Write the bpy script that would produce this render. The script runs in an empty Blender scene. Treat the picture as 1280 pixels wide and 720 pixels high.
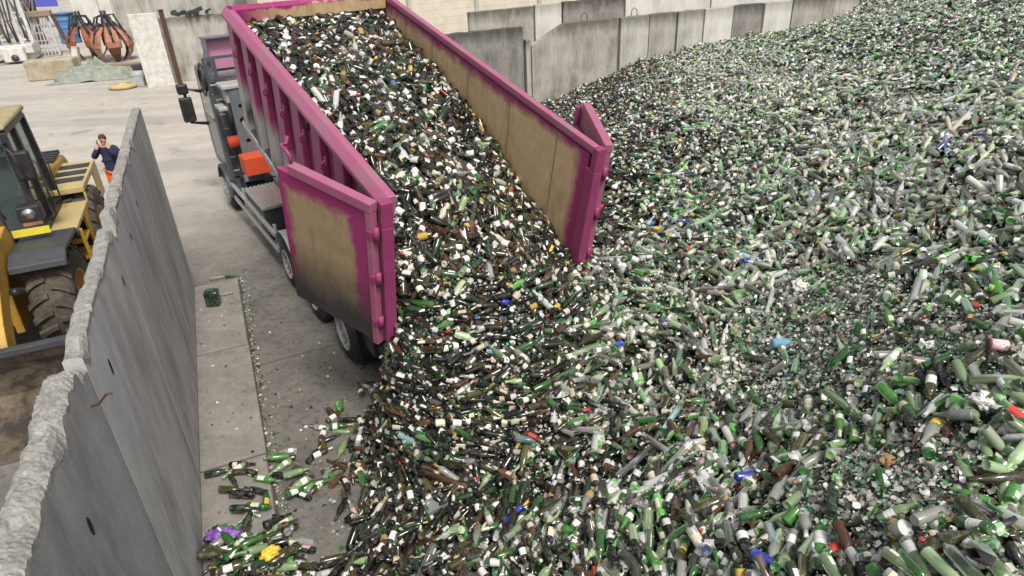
import bpy, bmesh, math, random
import numpy as np
from mathutils import Vector, Matrix, Euler
from mathutils.bvhtree import BVHTree

rng = np.random.default_rng(7)
random.seed(7)
R_ = math.radians
scene = bpy.context.scene
COL = scene.collection

# ------------------------------------------------------------------ camera numbers
CAM_H = 6.0
FPX = 830.0                       # focal length in photo pixels (1280 wide)
PITCH, ROLL = R_(28.536), R_(-2.693)
cF = np.array([0, math.cos(PITCH), -math.sin(PITCH)])
_u = np.array([0, math.sin(PITCH), math.cos(PITCH)]); _r = np.array([1., 0, 0])
cR = _r*math.cos(ROLL) + _u*math.sin(ROLL)
cU = _u*math.cos(ROLL) - _r*math.sin(ROLL)
cO = np.array([0, 0, CAM_H])

def proj(P):
    P = np.asarray(P, float) - cO
    d = P @ cF
    return np.stack([640 + FPX*(P @ cR)/d, 360 - FPX*(P @ cU)/d, d], -1)
def ray(u, v): return cF + cR*(u-640)/FPX + cU*(360-v)/FPX
def G(u, v, z=0.0):
    r = ray(u, v); return cO + r*((z-CAM_H)/r[2])

# directions: left wall (w), truck (t)
aw = R_(-22.418); Dw = np.array([math.sin(aw), math.cos(aw), 0]); Nw = np.array([math.cos(aw), -math.sin(aw), 0])
at = R_(-31.44);  Dt = np.array([math.sin(at), math.cos(at), 0]); Nt = np.array([math.cos(at), -math.sin(at), 0])
def W(n, d, z=0.0): return Vector(Nw*n + Dw*d + np.array([0, 0, z]))

# ------------------------------------------------------------------ mesh helpers
class MB:
    def __init__(s): s.v = []; s.f = []; s.sm = []; s.mi = []; s.cur = 0
    def add(s, vs, fs, smooth=False, M=None):
        b = len(s.v)
        for p in vs:
            p = Vector(p)
            s.v.append(tuple(M @ p) if M else tuple(p))
        for f in fs:
            s.f.append([b+i for i in f]); s.sm.append(smooth); s.mi.append(s.cur)
        return s
    def box(s, x0, x1, y0, y1, z0, z1, M=None):
        vs = [(x, y, z) for x in (x0, x1) for y in (y0, y1) for z in (z0, z1)]
        return s.add(vs, [(0,1,3,2), (4,6,7,5), (0,4,5,1), (2,3,7,6), (0,2,6,4), (1,5,7,3)], M=M)
    def prism(s, poly, y0, y1, M=None):
        """polygon in xz, counter-clockwise, extruded along y"""
        n = len(poly)
        vs = [(p[0], y0, p[1]) for p in poly] + [(p[0], y1, p[1]) for p in poly]
        fs = [list(range(n)), list(range(2*n-1, n-1, -1))] + [[i, i+n, (i+1) % n+n, (i+1) % n] for i in range(n)]
        return s.add(vs, fs, M=M)
    def prism_x(s, poly, x0, x1, M=None):
        """polygon in yz extruded along x"""
        n = len(poly)
        vs = [(x0, p[0], p[1]) for p in poly] + [(x1, p[0], p[1]) for p in poly]
        fs = [list(range(n-1, -1, -1)), list(range(n, 2*n))] + [[i, (i+1) % n, (i+1) % n+n, i+n] for i in range(n)]
        return s.add(vs, fs, M=M)
    def prism_z(s, poly, z0, z1, M=None):
        n = len(poly)
        vs = [(p[0], p[1], z0) for p in poly] + [(p[0], p[1], z1) for p in poly]
        fs = [list(range(n-1, -1, -1)), list(range(n, 2*n))] + [[i, (i+1) % n, (i+1) % n+n, i+n] for i in range(n)]
        return s.add(vs, fs, M=M)
    def loft(s, secs, cap=True, smooth=False, closed=True, M=None):
        n = len(secs[0]); vs = [p for c in secs for p in c]; fs = []
        m = n if closed else n-1
        for k in range(len(secs)-1):
            for i in range(m):
                j = (i+1) % n
                fs.append((k*n+i, k*n+j, (k+1)*n+j, (k+1)*n+i))
        if cap and closed:
            fs.append(list(range(n-1, -1, -1))); fs.append([(len(secs)-1)*n+i for i in range(n)])
        return s.add(vs, fs, smooth, M)
    def tube(s, pts, r, n=8, M=None, cap=True):
        pts = [Vector(p) for p in pts]; rs = r if isinstance(r, (list, tuple)) else [r]*len(pts)
        secs = []; up = None
        for i, p in enumerate(pts):
            t = (pts[min(i+1, len(pts)-1)] - pts[max(i-1, 0)]).normalized()
            if up is None:
                up = Vector((0, 0, 1)) if abs(t.z) < .9 else Vector((1, 0, 0))
            a = t.cross(up)
            if a.length < 1e-4: a = t.orthogonal()
            a.normalize(); b = t.cross(a).normalized(); up = a.cross(t)
            secs.append([p + (a*math.cos(2*math.pi*k/n) + b*math.sin(2*math.pi*k/n))*rs[i] for k in range(n)])
        return s.loft(secs, cap, True, True, M)
    def lathe(s, prof, n=24, axis='x', M=None, smooth=True, cap=True):
        """prof: list of (axial, radius)"""
        secs = []
        for a, r in prof:
            c = []
            for k in range(n):
                t = 2*math.pi*k/n
                if axis == 'x': c.append((a, r*math.cos(t), r*math.sin(t)))
                elif axis == 'z': c.append((r*math.cos(t), r*math.sin(t), a))
                else: c.append((r*math.sin(t), a, r*math.cos(t)))
            secs.append(c)
        return s.loft(secs, cap, smooth, True, M)
    def bar(s, p, q, w, h=None, M=None):
        """square bar from p to q"""
        h = h or w; p = Vector(p); q = Vector(q); t = (q-p).normalized()
        up = Vector((0, 0, 1)) if abs(t.z) < .95 else Vector((0, 1, 0))
        a = t.cross(up).normalized()*w/2; b = a.cross(t).normalized()*h/2
        return s.loft([[p-a-b, p+a-b, p+a+b, p-a+b], [q-a-b, q+a-b, q+a+b, q-a+b]], True, False, True, M)
    def build(s, name, mat, parent=None, bevel=0, loc=None, rotz=None, seg=2, fixn=True):
        me = bpy.data.meshes.new(name)
        me.from_pydata(s.v, [], s.f)
        me.polygons.foreach_set('use_smooth', s.sm)
        mats = mat if isinstance(mat, (list, tuple)) else [mat]
        for m in mats: me.materials.append(m)
        if len(mats) > 1: me.polygons.foreach_set('material_index', s.mi)
        if fixn:
            bm = bmesh.new(); bm.from_mesh(me); bmesh.ops.recalc_face_normals(bm, faces=bm.faces); bm.to_mesh(me); bm.free()
        me.update()
        o = bpy.data.objects.new(name, me); COL.objects.link(o)
        if parent: o.parent = parent
        if loc is not None: o.location = loc
        if rotz is not None: o.rotation_euler = (0, 0, rotz)
        if bevel:
            b = o.modifiers.new('bevel', 'BEVEL'); b.width = bevel; b.segments = seg; b.limit_method = 'ANGLE'; b.angle_limit = R_(35)
            b.harden_normals = False
        return o

def tag(o, label=None, cat=None, group=None, kind=None):
    if label: o['label'] = label
    if cat: o['category'] = cat
    if group: o['group'] = group
    if kind: o['kind'] = kind
    return o
def empty(name, loc=(0, 0, 0), rotz=0, label=None, cat=None, group=None, M=None):
    o = bpy.data.objects.new(name, None); COL.objects.link(o); o.empty_display_size = .2
    if M is not None: o.matrix_world = M
    else: o.location = loc; o.rotation_euler = (0, 0, rotz)
    return tag(o, label, cat, group)

# ------------------------------------------------------------------ materials
def new_mat(name):
    m = bpy.data.materials.new(name); m.use_nodes = True
    nt = m.node_tree; nt.nodes.clear()
    out = nt.nodes.new('ShaderNodeOutputMaterial'); b = nt.nodes.new('ShaderNodeBsdfPrincipled')
    nt.links.new(b.outputs[0], out.inputs[0])
    return m, nt, b
def N(nt, t, **kw):
    n = nt.nodes.new(t)
    for k, v in kw.items(): setattr(n, k, v)
    return n
def noise(nt, scale, detail=4, rough=.55, vec=None, stretch=None, coord='Object'):
    t = N(nt, 'ShaderNodeTexNoise'); t.inputs['Scale'].default_value = scale; t.inputs['Detail'].default_value = detail
    t.inputs['Roughness'].default_value = rough
    if vec is None:
        tc = N(nt, 'ShaderNodeTexCoord'); vec = tc.outputs[coord]
    if stretch:
        mp = N(nt, 'ShaderNodeMapping'); mp.inputs['Scale'].default_value = stretch
        nt.links.new(vec, mp.inputs['Vector']); vec = mp.outputs[0]
    nt.links.new(vec, t.inputs['Vector'])
    return t.outputs['Fac']
def ramp(nt, fac, stops):
    r = N(nt, 'ShaderNodeValToRGB'); e = r.color_ramp.elements
    while len(e) < len(stops): e.new(.5)
    for i, (p, c) in enumerate(stops):
        e[i].position = p; e[i].color = (c[0], c[1], c[2], 1) if isinstance(c, (tuple, list)) else (c, c, c, 1)
    nt.links.new(fac, r.inputs[0]); return r.outputs[0]
def mix(nt, fac, a, b, mode='MIX'):
    m = N(nt, 'ShaderNodeMix', data_type='RGBA', blend_type=mode)
    for s, v in ((m.inputs[0], fac), (m.inputs[6], a), (m.inputs[7], b)):
        if isinstance(v, (int, float)): s.default_value = v
        elif isinstance(v, (tuple, list)): s.default_value = (v[0], v[1], v[2], 1)
        else: nt.links.new(v, s)
    return m.outputs[2]
def math_(nt, op, a, b=None, c=None):
    m = N(nt, 'ShaderNodeMath', operation=op)
    for i, v in enumerate((a, b, c)):
        if v is None: continue
        if isinstance(v, (int, float)): m.inputs[i].default_value = v
        else: nt.links.new(v, m.inputs[i])
    return m.outputs[0]
def bump(nt, b, h, strength=.3, dist=.02):
    n = N(nt, 'ShaderNodeBump'); n.inputs['Strength'].default_value = strength; n.inputs['Distance'].default_value = dist
    nt.links.new(h, n.inputs['Height']); nt.links.new(n.outputs[0], b.inputs['Normal'])
def paint(name, c, rough=.5, metal=0, dirt=(.12, .1, .08), amt=.35, scale=6, bmp=.05, chips=0):
    m, nt, b = new_mat(name)
    f = noise(nt, scale, 6, .65)
    f2 = noise(nt, scale*6, 4, .6)
    f = math_(nt, 'ADD', math_(nt, 'MULTIPLY', f, .7), math_(nt, 'MULTIPLY', f2, .3))
    k = ramp(nt, f, [(.42, 0), (.68, 1)])
    k = math_(nt, 'MULTIPLY', k, amt)
    col = mix(nt, k, c, dirt)
    if chips: col = mix(nt, math_(nt, 'MULTIPLY', ramp(nt, noise(nt, 9, 9, .8), [(.6, 0), (.625, 1)]), chips), col, (.2, .17, .15))
    nt.links.new(col, b.inputs['Base Color']); b.inputs['Roughness'].default_value = rough; b.inputs['Metallic'].default_value = metal
    if bmp: bump(nt, b, f2, bmp, .01)
    return m
def concrete(name, c0, c1, stain=(.09, .085, .075), amt=.5, scale=1.2, streak=True, bmp=.25, top=0):
    m, nt, b = new_mat(name)
    f = noise(nt, scale, 9, .68)
    f2 = noise(nt, scale*4.3, 7, .7)
    fine = noise(nt, 38, 5, .7)
    ff = math_(nt, 'ADD', math_(nt, 'MULTIPLY', f, .6), math_(nt, 'MULTIPLY', f2, .4))
    col = ramp(nt, ff, [(.36, c0), (.62, c1)])
    if streak:
        s = noise(nt, 2.0, 7, .7, stretch=(1, 1, .3)); s2 = noise(nt, 5, 5, .7, stretch=(1, 1, .06))
        col = mix(nt, math_(nt, 'MULTIPLY', ramp(nt, s, [(.46, 0), (.72, 1)]), amt), col, stain)
        col = mix(nt, math_(nt, 'MULTIPLY', ramp(nt, s2, [(.55, 0), (.8, 1)]), amt*.45), col, stain)
        pale = noise(nt, 7, 6, .75, stretch=(1, 1, .25))
        col = mix(nt, math_(nt, 'MULTIPLY', ramp(nt, pale, [(.58, 0), (.75, 1)]), .4), col, [min(.8, x*1.35) for x in c1])
    if top:
        tc = N(nt, 'ShaderNodeTexCoord'); sx = N(nt, 'ShaderNodeSeparateXYZ'); nt.links.new(tc.outputs['Generated'], sx.inputs[0])
        e = math_(nt, 'ADD', sx.outputs['Z'], math_(nt, 'MULTIPLY', math_(nt, 'SUBTRACT', noise(nt, 4, 6, .7, stretch=(1, 1, .35)), .5), .3))
        col = mix(nt, math_(nt, 'MULTIPLY', ramp(nt, e, [(.84, 0), (.97, 1)]), top), col, stain)
    p = noise(nt, 80, 2, .5)
    col = mix(nt, math_(nt, 'MULTIPLY', ramp(nt, p, [(.62, 0), (.72, 1)]), .4), col, stain)
    col = mix(nt, .3, col, ramp(nt, fine, [(.3, .3), (.7, 1.)]), 'MULTIPLY')
    nt.links.new(col, b.inputs['Base Color']); b.inputs['Roughness'].default_value = .9
    bump(nt, b, math_(nt, 'ADD', fine, math_(nt, 'ADD', f2, math_(nt, 'MULTIPLY', p, .5))), bmp, .015)
    return m

M = {}
M['black'] = paint('black_steel', (.015, .015, .017), .45, 0, (.09, .08, .07), .4)
M['rubber'] = paint('tyre_rubber', (.018, .017, .016), .85, 0, (.11, .095, .075), .55, 3, .15)
M['mud_rubber'] = paint('muddy_tyre_rubber', (.045, .038, .03), .9, 0, (.16, .13, .095), .8, 4, .3)
M['grey'] = paint('grey_blue_steel', (.16, .18, .2), .5, .2, (.06, .06, .06), .45)
M['dgrey'] = paint('dark_grey_steel', (.05, .055, .062), .5, .2, (.12, .11, .1), .4)
M['lgrey'] = paint('light_grey_steel', (.42, .43, .42), .5, .1, (.14, .12, .1), .45)
M['alu'] = paint('aluminium', (.62, .62, .6), .38, .6, (.2, .18, .15), .4)
M['white'] = paint('white_paint', (.64, .63, .59), .5, 0, (.26, .23, .18), .65, 4, chips=.35)
M['orange'] = paint('orange_red_paint', (.62, .07, .02), .5, 0, (.12, .05, .03), .4)
M['yellow'] = paint('machine_yellow', (.55, .32, .04), .5, 0, (.16, .11, .06), .75, 3, chips=.7)
M['dyellow'] = paint('dusty_yellow', (.5, .39, .17), .6, 0, (.3, .25, .15), .5, 3)
M['rust'] = paint('rusty_steel', (.12, .05, .025), .85, 0, (.05, .03, .02), .6)
M['rust_orange'] = paint('worn_orange_paint', (.4, .17, .1), .65, 0, (.12, .06, .04), .85, 3, chips=.8)
M['blue'] = paint('blue_plastic', (.05, .19, .45), .5, 0, (.16, .2, .24), .6, 3)
M['violet'] = paint('blue_violet_panel', (.09, .1, .5), .5, 0, (.2, .2, .4), .2)
M['wood'] = paint('weathered_wood', (.3, .22, .14), .85, 0, (.12, .09, .06), .5, 8)
M['stone'] = paint('yellowish_stone', (.42, .36, .26), .9, 0, (.15, .12, .08), .85, 1.6, .3)
M['skin'] = paint('skin', (.5, .28, .2), .55, 0, (.4, .2, .14), .2, 12, 0)
M['navy'] = paint('navy_cloth', (.02, .025, .065), .9, 0, (.01, .012, .03), .5, 10, .2)
M['hivis'] = paint('orange_cloth', (.78, .14, .02), .85, 0, (.5, .09, .02), .5, 10, .2)
M['hair'] = paint('brown_hair', (.07, .04, .02), .8, 0, (.03, .02, .01), .5, 30, .2)
M['lilac'] = paint('faded_pink_paint', (.5, .22, .36), .5, 0, (.3, .15, .2), .3)
M['red_glass'] = paint('red_lens', (.5, .02, .02), .2, 0, (.3, .02, .02), .2)
M['tarp'] = paint('grey_green_tarpaulin', (.27, .29, .24), .7, 0, (.1, .12, .09), .8, 4, .3)
M['chrome'] = paint('dull_chrome', (.6, .6, .6), .2, .9, (.3, .28, .25), .3)
def glassmat(name, c, rough=.05, tr=.0):
    m, nt, b = new_mat(name)
    b.inputs['Base Color'].default_value = (*c, 1); b.inputs['Roughness'].default_value = rough
    b.inputs['Transmission Weight'].default_value = tr; b.inputs['IOR'].default_value = 1.45
    return m
M['cab_glass'] = glassmat('cab_glass', (.3, .38, .37), .04, .85)
M['lamp_glass'] = glassmat('lamp_glass', (.75, .78, .8), .1, 0)

# concrete of the bay walls
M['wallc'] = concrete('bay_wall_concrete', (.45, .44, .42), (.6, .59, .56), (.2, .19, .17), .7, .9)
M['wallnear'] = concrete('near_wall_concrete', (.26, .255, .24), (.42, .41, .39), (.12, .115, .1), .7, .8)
M['wall_top'] = concrete('broken_wall_top', (.17, .165, .15), (.42, .405, .37), (.1, .1, .085), .2, 13, False, .6)
M['foot'] = concrete('wall_foot_concrete', (.23, .212, .19), (.36, .335, .3), (.1, .092, .08), .75, 1.0)
M['backa'] = concrete('back_panel_concrete', (.34, .32, .28), (.48, .46, .41), (.11, .1, .08), .85, .7, top=.9)
M['backb'] = concrete('dark_panel_concrete', (.22, .205, .185), (.36, .34, .31), (.07, .066, .055), .85, .7, top=.9)
M['backw'] = concrete('pale_panel_concrete', (.58, .56, .51), (.72, .7, .65), (.24, .22, .18), .6, .7, top=.6)
M['backm'] = concrete('mid_panel_concrete', (.43, .41, .37), (.58, .56, .51), (.13, .12, .095), .85, .7, top=.8)
# ------------------------------------------------------------------ world, sun, camera
w = bpy.data.worlds.new('World'); scene.world = w; w.use_nodes = True
nt = w.node_tree; nt.nodes.clear()
wo = N(nt, 'ShaderNodeOutputWorld'); bg = N(nt, 'ShaderNodeBackground'); sky = N(nt, 'ShaderNodeTexSky')
sky.sky_type = 'NISHITA'; sky.sun_disc = False
SUN_EL, SUN_AZ = R_(56), R_(153)          # azimuth clockwise from +Y: sun behind the camera, a little left
sky.sun_elevation = SUN_EL; sky.sun_rotation = SUN_AZ
sky.dust_density = 4.0; sky.air_density = 1.0; sky.ozone_density = .6
hs = N(nt, 'ShaderNodeHueSaturation'); hs.inputs['Saturation'].default_value = .32
nt.links.new(sky.outputs[0], hs.inputs['Color']); nt.links.new(hs.outputs[0], bg.inputs[0]); nt.links.new(bg.outputs[0], wo.inputs[0])
bg.inputs[1].default_value = .118
sl = bpy.data.lights.new('sun', 'SUN'); sl.energy = 2.0; sl.angle = R_(13); sl.color = (1, .95, .88)
so = bpy.data.objects.new('sun', sl); COL.objects.link(so)
sd = Vector((math.sin(SUN_AZ)*math.cos(SUN_EL), math.cos(SUN_AZ)*math.cos(SUN_EL), math.sin(SUN_EL)))
so.rotation_euler = sd.to_track_quat('Z', 'Y').to_euler(); so.location = sd*60
vs = scene.view_settings; vs.view_transform = 'Standard'; vs.look = 'None'; vs.exposure = .5; vs.gamma = 1
cam = bpy.data.cameras.new('camera'); cam.sensor_width = 36; cam.lens = FPX/1280*36; cam.clip_end = 600; cam.clip_start = .05
co = bpy.data.objects.new('camera', cam); COL.objects.link(co); scene.camera = co
co.matrix_world = Matrix(((cR[0], cU[0], -cF[0], 0), (cR[1], cU[1], -cF[1], 0), (cR[2], cU[2], -cF[2], CAM_H), (0, 0, 0, 1)))
scene.cycles.max_bounces = 6; scene.cycles.transmission_bounces = 5

# ------------------------------------------------------------------ ground
m, nt, b = new_mat('yard_ground')
tc = N(nt, 'ShaderNodeTexCoord')
big = noise(nt, .12, 6, .6, tc.outputs['Object']); mid = noise(nt, 1.6, 7, .65, tc.outputs['Object']); fine = noise(nt, 35, 4, .7, tc.outputs['Object'])
col = ramp(nt, mid, [(.3, (.4, .365, .32)), (.7, (.52, .48, .425))])
# dusty tyre tracks crossing the yard
tr = noise(nt, .55, 5, .6, tc.outputs['Object'], (.25, 1.6, 1))
col = mix(nt, math_(nt, 'MULTIPLY', ramp(nt, tr, [(.5, 0), (.68, 1)]), .45), col, (.3, .27, .23))
# grease, dirt and painted-in shade on the tipping bay floor: fades out past the end of the bay wall
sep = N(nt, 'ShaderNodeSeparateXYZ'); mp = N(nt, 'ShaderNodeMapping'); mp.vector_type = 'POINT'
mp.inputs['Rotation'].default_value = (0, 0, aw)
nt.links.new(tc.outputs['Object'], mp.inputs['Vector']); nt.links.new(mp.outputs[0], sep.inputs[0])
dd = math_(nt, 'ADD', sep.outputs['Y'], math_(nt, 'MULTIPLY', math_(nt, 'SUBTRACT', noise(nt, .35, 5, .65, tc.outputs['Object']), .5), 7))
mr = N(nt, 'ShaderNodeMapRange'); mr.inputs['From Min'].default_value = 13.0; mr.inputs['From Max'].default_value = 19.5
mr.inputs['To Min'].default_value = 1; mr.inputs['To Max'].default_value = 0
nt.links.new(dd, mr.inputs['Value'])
dirt_shade = ramp(nt, mid, [(.3, (.12, .112, .098)), (.7, (.21, .197, .173))])
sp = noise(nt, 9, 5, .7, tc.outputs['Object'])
dirt_shade = mix(nt, ramp(nt, sp, [(.5, 0), (.68, .75)]), dirt_shade, (.06, .054, .045))
col = mix(nt, mr.outputs[0], col, dirt_shade)
oil_shade = noise(nt, .8, 7, .7, tc.outputs['Object'])
col = mix(nt, ramp(nt, oil_shade, [(.57, 0), (.68, .55)]), col, (.09, .082, .07))  # random oily patches, also deepening the shade painted on the floor
skid = N(nt, 'ShaderNodeTexWave'); skid.wave_type = 'RINGS'; skid.inputs['Scale'].default_value = .055; skid.inputs['Distortion'].default_value = 2.0; skid.inputs['Detail'].default_value = 3
nt.links.new(tc.outputs['Object'], skid.inputs['Vector'])
col = mix(nt, math_(nt, 'MULTIPLY', ramp(nt, skid.outputs['Fac'], [(.8, 0), (.95, 1)]), math_(nt, 'MULTIPLY', ramp(nt, big, [(.42, 0), (.6, 1)]), .4)), col, (.2, .18, .155))
col = mix(nt, .3, col, ramp(nt, fine, [(.3, .4), (.7, 1.)]), 'MULTIPLY')
spk = noise(nt, 120, 2, .5, tc.outputs['Object'])
col = mix(nt, ramp(nt, spk, [(.66, 0), (.74, .5)]), col, (.55, .52, .47))
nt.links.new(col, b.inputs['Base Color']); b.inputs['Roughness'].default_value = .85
bump(nt, b, math_(nt, 'ADD', fine, math_(nt, 'MULTIPLY', mid, .6)), .3, .02)
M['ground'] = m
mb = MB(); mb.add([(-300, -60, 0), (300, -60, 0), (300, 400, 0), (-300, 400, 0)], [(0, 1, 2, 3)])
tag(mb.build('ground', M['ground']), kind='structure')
# expansion joint across the bay floor: a filled groove, 4 mm proud strip of bitumen
m2 = paint('joint_filler', (.09, .082, .07), .9, 0, (.2, .18, .15), .6, 10)
mb = MB()
p0 = np.array(W(-.5, 9.74)); p1 = np.array(W(6, 9.98)); segs = 60
L_, R2 = [], []
for i in range(segs+1):
    p = p0 + (p1-p0)*i/segs; wd = .012 + .01*random.random(); off = (random.random()-.5)*.02
    L_.append(p + Dw*(wd+off) + np.array([0, 0, .004])); R2.append(p + Dw*(off-wd) + np.array([0, 0, .004]))
mb.add(L_ + R2, [(i, i+1, segs+1+i+1, segs+1+i) for i in range(segs)])
tag(mb.build('floor_joint', m2), kind='structure')

# ------------------------------------------------------------------ left bay wall: L-shaped concrete units
WN = -1.34; TH = .13
def wall_unit(d0, d1, h, label, mat, notch=None, foot_gap=.012, rough=.012, footd=None, seed=1, th=None):
    TH = th or .13
    rough = rough if rough > .02 else .007
    r = random.Random(seed)
    loc = W(WN, d0)
    root = empty('concrete_wall_unit', loc, -aw, label, 'wall', 'concrete wall units of the left bay wall')
    # local: x = across (positive towards the bay), y = along the wall away from the camera
    Ln = d1-d0; n = int(Ln/.02); secs = []
    from mathutils import noise as mn
    NT = 9
    for i in range(n+1):
        y = Ln*i/n; Y = y + seed*13.7
        t = h + .03*mn.noise((Y*1.1, 0, 3)) + rough*1.2*mn.noise((Y*5, 0, 1)) - max(0, mn.noise((Y*1.7, 9, 1))-.3)*.2
        if notch:
            for (a, b_, dep) in notch:
                if a < y < b_: t -= dep*(min(1, (y-a)/.05, (b_-y)/.05))*(.8+.5*mn.noise((Y*9, 2, 2)))
        g_ = .03 if rough > .02 else .016
        ch1 = g_ + max(0, mn.noise((Y*2.3, 5, 1))-.15)*.22*(1+mn.noise((Y*23, 1, 1))) + .008*mn.noise((Y*31, 5, 1)); ch2 = g_ + max(0, mn.noise((Y*2.9, 8, 4))-.2)*.2*(1+mn.noise((Y*19, 4, 1)))
        c = [(0, y, 0), (0, y, t-max(ch1, .01)-.05)]
        for k in range(NT):
            u = k/(NT-1); x = -TH*u
            e = max(ch1, .012)*max(0, 1-u*4.5)**1.5 + max(ch2, .012)*max(0, 1-(1-u)*4.5)**1.5
            z = t - e + .4*rough*mn.noise((x*18, Y*13, 1.5)) + .4*rough*mn.noise((x*60, Y*46, 7.5))
            c.append((x + (.012*mn.noise((Y*9, k, 3)) if 0 < k < NT-1 else .008*mn.noise((Y*8, k, 6))), y, z))
        c += [(-TH, y, t-max(ch2, .01)-.06), (-TH, y, 0)]
        secs.append(c)
    b = MB()
    nrow = len(secs[0])
    vs = [p for c in secs for p in c]
    for k in range(n):
        for i in range(nrow-1):
            b.cur = 1 if 1 <= i <= nrow-4 else 0
            b.add([secs[k][i], secs[k][i+1], secs[k+1][i+1], secs[k+1][i]], [(0, 1, 2, 3)], False)
    b.cur = 0
    b.add(secs[0], [list(range(nrow))]); b.add(secs[-1], [list(range(nrow-1, -1, -1))])
    o = b.build('wall', [mat, M['wall_top']], root)
    bm = bmesh.new(); bm.from_mesh(o.data); bmesh.ops.remove_doubles(bm, verts=bm.verts, dist=1e-4); bmesh.ops.recalc_face_normals(bm, faces=bm.faces); bm.to_mesh(o.data); bm.free()
    # foot slab in front of the wall
    f0, f1 = footd or (d0, d1)
    f = MB(); x1 = .82 + (r.random()-.5)*.03
    f.box(.003, x1, f0-d0+foot_gap, f1-d0-foot_gap, 0.001, .055)
    f.build('foot', M['foot'], root, bevel=.018)
    return root
MBW = M['wallc']
u1 = wall_unit(10.46, 13.3, 3.52, 'farthest concrete wall unit, ending beside the standing man', M['wallc'], footd=(10.42, 13.1), seed=3)
u2 = wall_unit(7.45, 10.44, 3.5, 'second concrete wall unit with a broken gap in its top edge', M['wallc'], notch=[(-.1, .32, .2)], footd=(7.5, 10.4), seed=5)
u3 = wall_unit(4.9, 7.43, 3.46, 'pale concrete wall unit with a cracked notch, behind the lowest darker unit', M['wallc'], notch=[(.66, .76, .06)], footd=(4.62, 7.48), seed=8)
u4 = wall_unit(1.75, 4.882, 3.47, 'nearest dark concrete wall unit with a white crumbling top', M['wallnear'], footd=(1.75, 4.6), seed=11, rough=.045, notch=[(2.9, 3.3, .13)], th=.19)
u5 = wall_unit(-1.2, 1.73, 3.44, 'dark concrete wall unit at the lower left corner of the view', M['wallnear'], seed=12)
# dark discs standing in for the lifting holes
hm = paint('hole_shade', (.012, .011, .01), 1, 0, (.02, .02, .02), .2)
def hole(root, y, z, h=.1, w_=.035):
    # a dark disc with a proud rim; the hole's inner shade is put into its colour
    b = MB(); b.lathe([(.001, 1), (.004, 1.0), (.004, .75), (-.03, .7)], 14, 'x')
    o = b.build('lifting_hole_shade_disc', hm, root); o.scale = (1, w_, h/2); o.location = (0.001, y, z); return o
hole(u4, 2.0, 2.86, .15, .028); hole(u3, .6, 2.95, .16, .025); hole(u3, 2.2, 3.0, .12, .02); hole(u2, .9, 3.0, .1, .02); hole(u2, 2.1, 3.0, .09, .018)
b = MB(); b.tube([(-.05, 2.94, 3.12), (.05, 2.9, 3.15), (.13, 2.86, 3.24), (.17, 2.82, 3.26)], .009, 6)
b.build('rebar_hook', M['rust'], u4)

# ------------------------------------------------------------------ back wall of the bay (perpendicular to the left wall)
def back_panel(n0, n1, d, h, mat, label, th=.22, chamfer=None, group=None, loops=None, cat='wall', z0=0, tilt=0, seed=0, name='concrete_wall'):
    r = random.Random(seed*7+3)
    root = empty(name, W(n0, d), -aw, label, cat, group)
    Ln = n1-n0
    gp = .03
    poly = [(gp, z0), (Ln-gp, z0)]
    top = []
    n = max(3, int(Ln/.2))
    for i in range(n+1):
        x = gp + (Ln-2*gp)*i/n; t = h + (r.random()-.5)*.03
        if chamfer and x < chamfer[0]: t = h - chamfer[1]*(1-x/chamfer[0])
        top.append((x, t))
    poly += top[::-1]
    b = MB(); b.prism(poly, 0, th)
    b.build('panel', mat, root, bevel=.02)
    if loops:
        for x in loops:
            q = MB(); q.tube([(x-.14, th*.5, h-.05), (x-.1, th*.5, h+.16), (x, th*.5, h+.24), (x+.1, th*.5, h+.16), (x+.14, th*.5, h-.05)], .014, 6)
            q.build('lifting_loop', M['rust'], root)
    return root
gB = 'concrete panels of the back bay wall'
back_panel(5.2, 9.82, 21.7, 3.03, M['backb'], 'dark stained back panel with two steel lifting loops, behind the pink container', group=gB, loops=[7.0, 9.05], seed=1)
back_panel(9.83, 10.06, 21.62, 2.6, M['backm'], 'narrow upright concrete post between the dark panel and the chamfered one', group=gB, seed=2, th=.3, name='concrete_post')
back_panel(10.07, 13.52, 21.7, 3.0, M['backa'], 'widest back panel with a chamfered upper left corner', group=gB, chamfer=(1.3, .62), seed=3)
edges = [13.62, 14.87, 16.1, 17.3, 18.68, 20.17, 21.6, 23.86, 25.3, 26.8, 28.4]
mats = [M['backm'], M['backa'], M['backm'], M['backw'], M['backb'], M['backw'], M['backa'], M['backm'], M['backm'], M['backa']]
words = ['first small back panel right of the widest panel, streaked grey', 'second small back panel right of the widest one, darker grey', 'back panel left of the pale one, with a black joint', 'pale back panel directly left of the dark square panel',
  'dark square back panel between two pale ones', 'pale back panel directly right of the dark square panel', 'wide back panel, brown stain at its left half, near the heap top', 'back panel half buried by the heap near the top edge', 'last back panel peeking above the glass slope', 'back panel out at the right end behind the heap']
for i in range(10):
    back_panel(edges[i], edges[i+1], 21.7 + (.05 if i % 3 == 1 else 0), 2.99, mats[i], words[i], group=gB, seed=10+i)
gC = 'taller concrete panels standing behind the back bay wall'
back_panel(9.43, 12.25, 26.0, 3.16, M['backa'], 'rear row panel with a water-stained top, above the dark panel', group=gC, seed=30)
back_panel(12.27, 13.52, 26.0, 3.2, M['backw'], 'white rear row panel beside the chamfered corner', group=gC, seed=31)
back_panel(13.54, 16.5, 26.0, 3.22, M['backb'], 'darker rear row panel above the widest back panel', group=gC, seed=32)
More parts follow.
